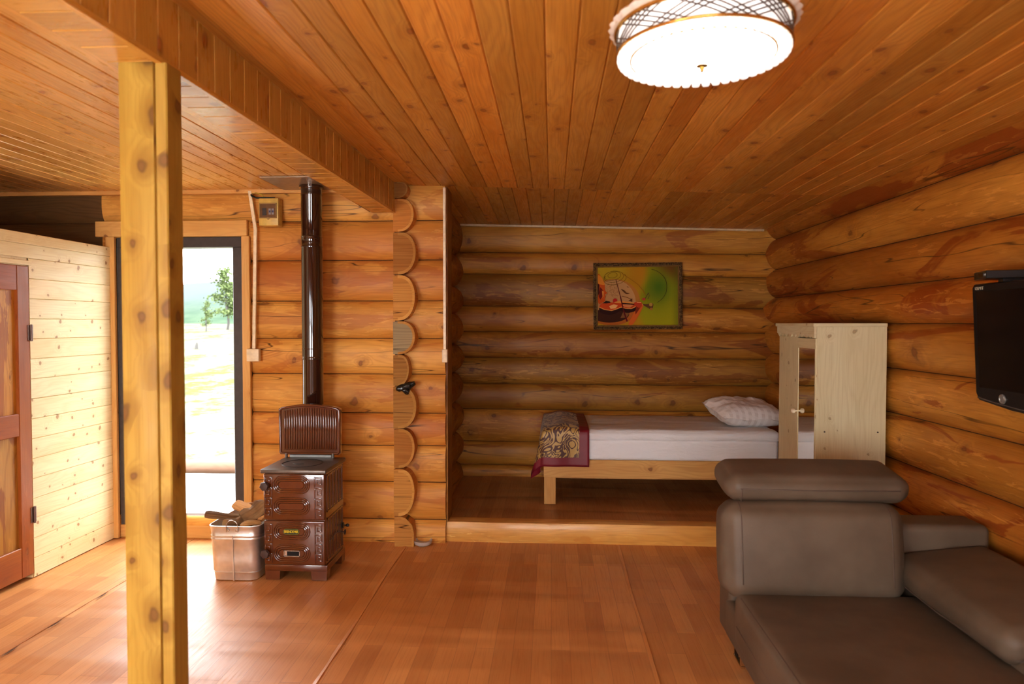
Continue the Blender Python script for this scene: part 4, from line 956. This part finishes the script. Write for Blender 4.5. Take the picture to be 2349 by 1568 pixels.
mb = MB(); mb.box((WX0 - .018, WY0 - .002, WH - .022), (WX1 + .002, WY1 + .02, WH), 0, .55, bev=.002); mb.build('top_board', WARD, wd)
mb = MB(); mb.box((WX0 + .02, WY0 + .02, .05), (WX1 - .012, WY1 - .02, .07), 0, .5); mb.build('bottom_board', WARD, wd)
# scalloped cornice
poly = [(WY0 + .0, WH - .022), (WY0, WH - .095)]; ys = WY0 + .03; n = 9; wsc = (WY1 - .02 - ys) / n
poly.append((ys, WH - .095))
for k in range(n):
    for q in range(1, 7): a = PI * q / 6; poly.append((ys + wsc * k + wsc * q / 6, WH - .072 - .022 * math.sin(a)))
poly += [(WY1 + .0, WH - .072), (WY1, WH - .022)]
mb = MB(); mb.prism(poly, .016, 0, WX0 - .012, rnd=.5, grain=1); mb.build('cornice', WARD, wd)
WD1 = 4.775
mb = MB(); mb.box((WX0 + .002, WD1 + .008, .06), (WX0 + .020, WY1 - .018, WH - .03), 2, .45, bev=.002); mb.build('door', WARD, wd)
mb = MB()
mb.box((WX0 - .002, WY0 + .004, WH - .165), (WX0 + .018, WD1, WH - .098), 1, .6, bev=.002); mb.box((WX0 - .002, WY0 + .004, .06), (WX0 + .018, WD1, .14), 1, .6, bev=.002)
mb.box((WX0 - .002, WD1 - .022, .14), (WX0 + .018, WD1, WH - .165), 2, .6, bev=.002); mb.box((WX0 - .002, WY0 + .004, .14), (WX0 + .018, WY0 + .010, WH - .165), 2, .6)
dr = mb.build('door', WARD, wd)
t = NT('mirror_glass'); MIR = t.set(col=(.86, .88, .87), rough=.01, metal=1.0)
mb = MB(); mb.box((WX0 + .001, WY0 + .010, .14), (WX0 + .006, WD1 - .022, WH - .165)); mb.build('mirror', MIR, dr)
mb = MB(); mb.lathe([(.006, 0), (.006, .012), (.015, .018), (.018, .028), (.014, .038), (0, .042)], n=18, axis='X', c=(0, 0, 0)); mb.v = [(WX0 - .002 - x, y + WD1 - .012, z + 1.085) for x, y, z in mb.v]; mb.build('knob', plain('knob_wood', (.72, .60, .42), .4), dr, 60)

# ------------------------------------------------------------------ sofa
so = thing('leather_sofa', 'taupe brown leather sofa seat with raised headrest and padded arm', 'sofa', (1.5, 2.6, 0))
SO = SOFAM
mb = MB(); mb.cushion((.872, 1.55, .115), (2.12, 3.46, .31), .03, (0, 0, 0), 10); mb.build('seat_base', SO, so, True)
mb = MB(); mb.cushion((.866, 1.50, .16), (1.74, 3.27, .412), .042, (.010, .02, .016), 14); seat = mb.build('seat_cushion', SO, so, True)
mb = MB(); mb.tube([(.882, 3.2, .402), (.880, 2.4, .405), (.882, 1.6, .402)], .003, 6); mb.tube([(.860, 3.2, .27), (.857, 2.4, .27), (.860, 1.6, .27)], .0022, 6); mb.build('seat_seam', SEAMM, seat, 60)
mb = MB(); mb.cushion((.880, 3.40, .10), (2.125, 3.62, .70), .035, (0, .0, 0), 10); mb.build('back_frame', SO, so, True)
Mb = Matrix.Translation((1.235, 3.335, .60)) @ Matrix.Rotation(R(-7), 4, 'X')
def bk(q, p):
    s = p.z / .225
    return q
mb = MB(); mb.cushion((-.415, -.105, -.225), (.415, .115, .220), .075, (.012, .018, .012), 14, Mb); bc = mb.build('back_cushion', SO, so, True)
for sx in (-.392, .392):
    sx *= .342 / .392; P_ = []
    for z in [-.15 + .015 * q for q in range(21)]: P_.append(Mb @ V((sx, -.105 - .018 * max(0, .32 * (1 - (z / .2225) ** 2)) ** .7 - .0005, z)))
    for q in range(1, 6): a = PI / 2 * q / 5; P_.append(Mb @ V((sx, -.03 - .0755 * math.cos(a) - .001, .145 + .0775 * math.sin(a))))
    mb = MB(); mb.tube(P_, .0028, 6)
    mb.build('cushion_seam', SEAMM, bc, 60)
Mh = Matrix.Translation((1.275, 3.46, .905)) @ Matrix.Rotation(R(9), 4, 'X')
mb = MB(); mb.cushion((-.425, -.155, -.070), (.425, .155, .062), .058, (.015, .01, .012), 14, Mh); hd = mb.build('headrest', SO, so, True)
mb = MB(); mb.tube([Mh @ V((-.428, -.05, .012)), Mh @ V((-.37, -.158, .010)), Mh @ V((0, -.170, .010)), Mh @ V((.37, -.158, .010)), Mh @ V((.424, -.06, .012))], .003, 6); mb.tube([Mh @ V((-.365, -.163, .01)), Mh @ V((-.365, -.153, -.055))], .003, 6); mb.build('headrest_seam', SEAMM, hd, 60)
for x in (1.05, 1.5): mb = MB(); mb.tube([(x, 3.49, .66), (x, 3.48, .86)], .010, 10); mb.build('headrest_rod', BLACK, so, 60)
mb = MB(); mb.cushion((1.70, 1.9, .12), (2.115, 3.42, .46), .03, (0, 0, 0), 8); mb.build('arm_base', SO, so, True)
Ma = Matrix.Translation((1.885, 2.96, .515)) @ Matrix.Rotation(R(-7), 4, 'Y')
mb = MB(); mb.cushion((-.245, -.42, -.068), (.235, .46, .075), .06, (.008, .012, .020), 14, Ma); ar = mb.build('arm_pad', SO, so, True)
mb = MB(); mb.tube([Ma @ V((-.245, .40, -.03)), Ma @ V((-.254, 0, -.03)), Ma @ V((-.235, -.38, -.03)), Ma @ V((-.19, -.432, -.03)), Ma @ V((.2, -.432, -.03))], .003, 6); mb.build('arm_seam', SEAMM, ar, 60)
for x, y in ((.93, 3.40), (.93, 1.65), (2.06, 3.4), (2.06, 1.65)):
    mb = MB(); mb.box((x - .012, y - .07, .004), (x + .012, y + .07, .018), bev=.003); mb.box((x - .010, y - .068, .012), (x + .010, y - .050, .12)); mb.box((x - .010, y + .05, .012), (x + .010, y + .068, .12)); mb.build('leg', CHROME, so)

# ------------------------------------------------------------------ tv and box
tv = thing('flat_television', 'black flat television hung on the log wall above the sofa arm', 'television', (2.02, 2.83, 1.3))
Mt = Matrix.Translation((1.985, 2.825, 1.585)) @ Matrix.Rotation(R(-3.0), 4, 'Y')
prof = [(.045, -.275), (.0, -.255), (-.012, -.20), (-.012, .265), (-.004, .279), (.06, .279), (.06, -.275)]
hw = .495
def tvbox(mb):
    pts = []; r = .02
    out = [(-hw, -.23), (-hw + .02, -.262), (-hw * .5, -.285), (0, -.292), (hw * .5, -.285), (hw - .02, -.262), (hw, -.23), (hw, .265), (hw - .014, .279), (-hw + .014, .279), (-hw, .265)]
    inn = [(-hw + .03, -.20), (-hw + .03, -.20), (-hw * .5, -.20), (0, -.20), (hw * .5, -.20), (hw - .03, -.20), (hw - .03, -.20), (hw - .03, .245), (hw - .03, .245), (-hw + .03, .245), (-hw + .03, .245)]
    n = len(out); vs = [V((.05, y, z)) for y, z in out] + [V((0, y, z)) for y, z in out] + [V((-.010, y * .985, z * .985)) for y, z in out] + [V((-.008, y, z)) for y, z in inn]
    fs = []
    for k in range(3):
        for i in range(n): fs.append((k * n + i, k * n + (i + 1) % n, (k + 1) * n + (i + 1) % n, (k + 1) * n + i))
    fs.append(tuple(range(n))); mb.addw(vs, fs, M=Mt)
mb = MB(); tvbox(mb); mb.build('bezel', BLACK, tv, 30)
mb = MB(); mb.box((-.0085, -hw + .03, -.20), (-.004, hw - .03, .245), M=Mt); mb.build('screen', SCREEN, tv)
mb = MB(); mb.tube([Mt @ V((-.010, y, -.245 - .03 * (1 - (y / hw) ** 2))) for y in [(-hw + .02) + (2 * hw - .04) * k / 14 for k in range(15)]], .0035, 6); mb.build('lower_strip', plain('strip_grey', (.10, .09, .085), .25), tv, 60)
mb = MB(); mb.lathe([(.022, 0), (.022, .004), (.016, .006), (.014, .003), (0, .003)], n=20, M=Mt @ Matrix.Translation((-.010, .30, -.238)) @ Matrix.Rotation(R(-90), 4, 'Y')); mb.build('power_button', plain('button_grey', (.30, .29, .27), .3, .5), tv, 40)
# maker's lettering: small pale strokes at the corner of the bezel
mb = MB()
yy = hw - .030
for k, segs in enumerate(([(0, 0, 0, 1), (0, 1, 1, 1), (0, 0, 1, 0)], [(0, 0, 0, 1), (1, 0, 1, 1), (0, .5, 1, .5)], [(0, 0, 0, 1), (0, 1, 1, 1), (1, 1, 1, .5), (0, .5, 1, .5)], [(.5, 0, .5, 1)], [(0, 1, 1, 1), (.5, 0, .5, 1)])):
    for (a, b, c, d) in segs:
        y0, y1 = yy - .012 * k - .008 * a, yy - .012 * k - .008 * c; z0, z1 = .252 + .012 * b, .252 + .012 * d
        mb.box((-.0125, min(y0, y1) - .001, min(z0, z1) - .001), (-.0095, max(y0, y1) + .001, max(z0, z1) + .001), M=Mt)
mb.build('maker_lettering', plain('pale_print', (.42, .36, .26), .5), tv)
mb = MB(); mb.box((2.03, 2.66, 1.47), (2.155, 2.98, 1.66), bev=.004); mb.build('wall_bracket', BLACK, tv)
Ms = Matrix.Translation((2.065, 3.17, 1.895)) @ Matrix.Rotation(R(-16), 4, 'Z')
sb = thing('set_top_box', 'slim black receiver box resting on top of the wall television', 'set top box', (2.065, 3.17, 1.878))
mb = MB(); mb.box((-.14, -.085, -.016), (.14, .085, .02), bev=.003, M=Ms); mb.build('box_case', BLACK, sb, 30)
mb = MB(); mb.box((-.141, -.05, -.008), (-.139, .02, .012), M=Ms); mb.build('side_vent', SCREEN, sb)
mb = MB()
for k in range(2): mb.box((-.1415, -.078 + k * .012, -.002), (-.139, -.072 + k * .012, .006), M=Ms)
mb.build('socket', STEEL, sb)
mb = MB(); mb.box((-.06, -.03, -.03), (.06, .03, -.014), M=Ms); mb.build('box_foot', BLACK, sb)
# cable and plug
def wx(y, z): 
    k = max(i for i in range(len(rz) - 1) if rz[i] <= z + 1e-6); s = (z - (rz[k] + rz[k + 1]) / 2) / ((rz[k + 1] - rz[k]) / 2)
    return wallx(y) - .102 * max(0, 1 - abs(s) ** 2.1) ** .66 - .008
pts = [(3.17, 1.15), (3.18, 1.09), (3.20, 1.02), (3.17, .95), (3.18, .90), (3.20, .83), (3.24, .77), (3.19, .70), (3.17, .66), (3.22, .60), (3.20, .54), (3.17, .46), (3.20, .42)]
mb = MB(); P = []
for i in range(len(pts) - 1):
    for q in range(4):
        f = q / 4; y = pts[i][0] * (1 - f) + pts[i + 1][0] * f; z = pts[i][1] * (1 - f) + pts[i + 1][1] * f; P.append((wx(y, z), y, z))
mb.tube(P, .0035, 6); o = mb.build('power_cable', BLACK, smooth=60); tag(o, 'thin kinked black cable hanging down the log wall under the television', 'cable')
mb = MB(); mb.box((2.132, 3.06, .50), (2.172, 3.13, .575), bev=.006); mb.box((2.126, 3.10, .53), (2.145, 3.16, .56), bev=.004); o = mb.build('power_adapter', BLACK, smooth=30); tag(o, 'black plug adapter low on the log wall beside the sofa arm', 'adapter')

# ------------------------------------------------------------------ ceiling lamp
LC = V((.408, 2.0, 0)); ZL = 2.47
lp = thing('ceiling_lamp', 'round crystal and gold ceiling lamp glowing white', 'lamp', (LC.x, LC.y, 2.66))
GOLD = plain('gold_metal', (.62, .36, .10), .25, .9)
zc = zmain(LC.x)
mb = MB(); mb.lathe([(.185, zc + .017), (.185, 2.56), (.228, 2.555), (.228, 2.545)], (LC.x, LC.y, 0), 48); mb.build('canopy', plain('lamp_white', (.75, .72, .66), .4), lp, 40)
mb = MB(); n = 144; vs = []; fs = []
for k, (dr, z) in enumerate(((-.03, 2.560), (.0, 2.566), (.012, 2.556), (.004, 2.546), (-.03, 2.546))):
    for j in range(n):
        a = 2 * PI * j / n; sc = .236 + dr + .007 * abs(math.sin(a * 18)); vs.append((LC.x + sc * math.cos(a), LC.y + sc * math.sin(a), z))
for k in range(4):
    for j in range(n): fs.append((k * n + j, k * n + (j + 1) % n, (k + 1) * n + (j + 1) % n, (k + 1) * n + j))
mb.add(vs, fs); mb.build('scalloped_rim', plain('rim_cream', (.80, .74, .66), .35), lp, 60)
t = NT('glowing_crystal'); CRY = t.set(col=(.9, .9, .9), rough=.1, emis=(1, .97, .93), estr=.75)
mb = MB(); mb.lathe([(.228, 2.545), (.224, 2.482)], (LC.x, LC.y, 0), 64); mb.build('crystal_band', CRY, lp, 60)
mb = MB(); n = 96
for zz, rr, rad in ((2.542, .233, .006), (2.480, .229, .005)):
    mb.tube([(LC.x + rr * math.cos(2 * PI * k / n), LC.y + rr * math.sin(2 * PI * k / n), zz) for k in range(n)], rad, 8, closed=True)
mb.build('gold_ring', GOLD, lp, 60)
mb = MB(); n = 48      # trellis of gold wire over the glowing band
for k in range(n):
    for s in (1, -1):
        if (k % 6) in (0, 1, 2, 3): 
            a0 = 2 * PI * k / n; a1 = a0 + s * 2 * PI * 4 / n
            mb.tube([(LC.x + .2305 * math.cos(a0 + (a1 - a0) * q / 4), LC.y + .2305 * math.sin(a0 + (a1 - a0) * q / 4), 2.485 + .054 * q / 4) for q in range(5)], .0022, 5)
mb.build('wire_trellis', plain('trellis_dark', (.16, .12, .10), .35, .6), lp, 60)
mb = MB()
for k in range(n):
    a = 2 * PI * k / n; M = Matrix.Translation((LC.x + .213 * math.cos(a), LC.y + .213 * math.sin(a), 2.470)) @ Matrix.Rotation(a, 4, 'Z')
    mb.cushion((-.017, -.012, -.009), (.017, .012, .008), .006, (0, 0, .003), 2, M)
mb.build('crystal_beads', CRY, lp, True)
mb = MB(); mb.tube([(LC.x + .192 * math.cos(2 * PI * k / 64), LC.y + .192 * math.sin(2 * PI * k / 64), 2.466) for k in range(64)], .0035, 8, closed=True); mb.build('inner_ring', GOLD, lp, 60)
t = NT('glowing_diffuser'); DIF = t.set(col=(.9, .9, .9), rough=.3, emis=(1, .98, .95), estr=5.0)
mb = MB(); mb.lathe([(.192, 2.470)] + [(.192 * math.cos(PI / 2 * k / 8), 2.466 - .024 * math.sin(PI / 2 * k / 8)) for k in range(8)] + [(0, 2.442)], (LC.x, LC.y, 0), 64); mb.build('diffuser', DIF, lp, True)
mb = MB(); mb.lathe([(.0, 2.444), (.015, 2.4425), (.0155, 2.4405), (.006, 2.438), (.006, 2.432), (.0045, 2.430), (.0055, 2.426), (.0, 2.422)], (LC.x, LC.y, 0), 20); mb.build('finial', plain('finial_brass', (.40, .24, .05), .3, .9), lp, 50)

lp.location = (LC.x + .022, LC.y + .01, 2.66 - .022); lp.scale = (1.05, 1.05, 1)
# ------------------------------------------------------------------ outside
mb = MB(); mb.box((-9, FY + .2, -.05), (3, 7.15, .06), 0); struct(mb.build('porch_deck', DECKW))
mb = MB(); mb.tube([(-9, 7.35, .075), (-5, 7.35, .085), (-1, 7.35, .075)], .085, 14); o = mb.build('porch_edge_log', wood('edge_log', (.20, .095, .06), (.23, .12, .08), (.26, .145, .10), kden=.1, rough=.6), smooth=50); struct(o)
def gz(x, y):
    d = max(0, y - 8); return -.12 + 1.70 * sm(0, 50, d) + .12 * mnoise.noise(V((x * .1, y * .1, 0))) * sm(0, 10, d)
t = NT('dry_grass'); o_ = t.obj(); n1 = t.noise(t.vmul(o_, (.6, .35, 1)), 1, 5, .65); n2 = t.noise(o_, 4, 4, .7)
c = t.mix(t.mapr(t.math('ADD', t.math('MULTIPLY', n1, .6), t.math('MULTIPLY', n2, .4)), .48, .57), (.140, .135, .098), (.078, .082, .034)); GRASS = t.set(col=c, rough=1.0, spec=0.0)
mb = MB(); nx, ny = 60, 60; vs = []; fs = []
for j in range(ny + 1):
    y = 5.6 + 110 * (j / ny) ** 2
    for i in range(nx + 1):
        x = -75 + 95 * i / nx; vs.append((x, y, gz(x, y) - .08 * (y < 7.2)))
for j in range(ny):
    for i in range(nx): a = j * (nx + 1) + i; fs.append((a, a + 1, a + nx + 2, a + nx + 1))
mb.add(vs, fs); o = mb.build('field', GRASS, smooth=True); struct(o)
t = NT('hazy_forest'); o_ = t.obj(); n1 = t.noise(t.vmul(o_, (.09, .09, .16)), 1, 6, .7)
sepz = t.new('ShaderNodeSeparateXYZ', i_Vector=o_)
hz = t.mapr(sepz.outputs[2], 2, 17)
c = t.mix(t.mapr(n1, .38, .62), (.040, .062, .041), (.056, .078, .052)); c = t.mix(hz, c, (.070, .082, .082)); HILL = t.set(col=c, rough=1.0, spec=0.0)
mb = MB(); nx = 90; ny = 16; vs = []; fs = []
for j in range(ny + 1):
    for i in range(nx + 1):
        x = -330 + 460 * i / nx; f = j / ny; y = 190 + 120 * f
        top = 19.5 + 4.0 * mnoise.noise(V((x * .012, 2, 0))) + 1.2 * mnoise.noise(V((x * .06, 5, 0)))
        z = .2 + top * sm(0, 1, f) + (0.5 * mnoise.noise(V((x * .3, y * .3, 0))) if f > .2 else 0); vs.append((x, y, z))
for j in range(ny):
    for i in range(nx): a = j * (nx + 1) + i; fs.append((a, a + 1, a + nx + 2, a + nx + 1))
mb.add(vs, fs); struct(mb.build('hills', HILL, smooth=True))
t = NT('larch_needles'); LEAF = t.set(col=t.mix(t.attr('rnd'), (.072, .100, .036), (.115, .145, .060)), rough=.9, spec=.05)
TRUNK = plain('grey_trunk', (.072, .066, .060), .9)
def larch(px_dir, dist, height, label, spread, nb, seed, lean=0):
    rs = random.Random(seed); x, y = px_dir[0] * dist, px_dir[1] * dist; g = gz(x, y)
    tr = thing('larch_tree', label, 'tree', (x, y, g), 'trees in the field outside')
    mb = MB(); P = []; n = 9
    for k in range(n + 1):
        f = k / n; P.append(V((x + lean * height * f * f + .05 * height * mnoise.noise(V((f * 3, seed, 0))), y, g - .05 + height * f)))
    mb.tube(P, [height * .020 * (1 - .85 * k / n) + .012 for k in range(n + 1)], 8)
    br = []
    for b in range(nb):
        f = .22 + .76 * (b + rs.random()) / nb; p = P[0].lerp(P[-1], f) if False else P[int(f * n)].lerp(P[min(n, int(f * n) + 1)], f * n - int(f * n)); a = rs.uniform(0, 2 * PI)
        L = height * spread * (1.1 - .8 * abs(f - .55)) * rs.uniform(.55, 1.15) * (1.15 - f * .7)
        q = p + V((math.cos(a) * L, math.sin(a) * L * .7, rs.uniform(-.05, .30) * L)); mid = p.lerp(q, .5) + V((0, 0, .08 * L)); mb.tube([p, mid, q], [.012 * height * .35, .007 * height * .35, .003 * height], 5); br.append((p, mid, q))
    mb.build('trunk', TRUNK, tr, 60)
    mb = MB()
    for (p, mid, q) in br:
        for k in range(70):
            f = rs.uniform(.2, 1.05); c = (p.lerp(mid, f * 2) if f < .5 else mid.lerp(q, f * 2 - 1)) + V((rs.gauss(0, .035), rs.gauss(0, .035), rs.gauss(-.008, .03))) * height
            s = height * rs.uniform(.012, .027); d1 = V((rs.gauss(0, 1), rs.gauss(0, 1), rs.gauss(0, .7))).normalized() * s; d2 = d1.orthogonal().normalized() * s * .7
            mb.add([c - d1, c + d2, c + d1, c - d2], [(0, 1, 2, 3)], None, rs.random())
    mb.build('crown', LEAF, tr, 'keep'); return tr
def dirpx(x): 
    f = 1566.; a = (x - 1174.5) / f; psi = math.atan(91 / f); v = V((-math.sin(psi) + a * math.cos(psi), math.cos(psi) + a * math.sin(psi), 0)); return v / v.y
larch(dirpx(522), 44, 4.05, 'tallest feathery green tree standing in the field beyond the doorway', .40, 34, 5, .07 * -1)
larch(dirpx(543), 49, 3.6, 'leafy tree with a straight grey trunk at the right edge of the doorway view', .24, 22, 8, 0)
larch(dirpx(473), 42, 1.95, 'small slender young tree beside the tall one in the field', .22, 16, 3)
larch(dirpx(391), 38, 1.0, 'tiny sapling seen just past the timber post in the field', .35, 10, 14)
for i, (px, py, s, lb) in enumerate(((450, 800, .11, 'weathered grey stump standing alone in the bright field'), (410, 806, .06, 'low dark stump nearer the post in the bright field'), (541, 804, .06, 'low stump near the door frame in the bright field'))):
    d = dirpx(px); 
    for k in range(400):
        yy = 9 + k * .1
        if 1.68 - gz(d.x * yy, yy) < (py - 742) / 1566 * yy * 1.03: break
    mb = MB(); x, y = d.x * yy, yy; g = gz(x, y)
    mb.tube([(x, y, g - .05), (x + .01, y, g + s * 1.2), (x + .03, y, g + s * 2.6)], [s * .8, s * .65, s * .3], 9); o = mb.build('tree_stump', TRUNK, smooth=40); tag(o, lb, 'stump', 'stumps in the field outside')

# ------------------------------------------------------------------ light
W = bpy.data.worlds.new('World'); S.world = W; W.use_nodes = True
bgn = W.node_tree.nodes['Background']; bgn.inputs[0].default_value = (.93, .97, 1.0, 1); bgn.inputs[1].default_value = 13.0
def area(name, loc, rot, sx, sy, power, col, spread=180):
    l = bpy.data.lights.new(name, 'AREA'); l.shape = 'RECTANGLE'; l.size = sx; l.size_y = sy; l.energy = power; l.color = col; l.spread = R(spread)
    o = bpy.data.objects.new(name, l); COL.objects.link(o); o.location = loc; o.rotation_euler = [R(a) for a in rot]; return o
for i, (x0, x1, z0, z1) in enumerate(WIN):
    area('window_daylight', ((x0 + x1) / 2, ROOM_Y0 + .02, (z0 + z1) / 2), (90, 0, 0), x1 - x0 - .1, z1 - z0 - .1, (85, 18)[i], (1.0, .97, .92))
pt = area('doorway_portal', ((DX0 + DX1) / 2, FY + .10, (DZ0 + DZ1) / 2), (-90, 0, 0), DX1 - DX0, DZ1 - DZ0, 1, (1, 1, 1)); pt.data.cycles.is_portal = True

# ------------------------------------------------------------------ camera
cam = bpy.data.cameras.new('camera'); co = bpy.data.objects.new('camera', cam); COL.objects.link(co); S.camera = co
cam.sensor_width = 36; cam.lens = 36 * 1566 / 2349; cam.clip_end = 2000
psi = math.atan(91 / 1566); th = math.atan(42 / 1566)
co.location = (0, 0, 1.68); co.rotation_euler = (PI / 2 - th, 0, psi)
cam.dof.use_dof = True; cam.dof.focus_distance = 5.0; cam.dof.aperture_fstop = 2.4
S.view_settings.view_transform = 'Standard'; S.view_settings.look = 'None'; S.view_settings.exposure = 0.10; S.view_settings.gamma = .93
S.cycles.use_denoising = True; S.cycles.use_adaptive_sampling = True; S.cycles.adaptive_threshold = .15; S.cycles.max_bounces = 7; S.cycles.diffuse_bounces = 4; S.cycles.glossy_bounces = 3; S.cycles.transmission_bounces = 4; S.cycles.transparent_max_bounces = 4; S.cycles.sample_clamp_indirect = 8
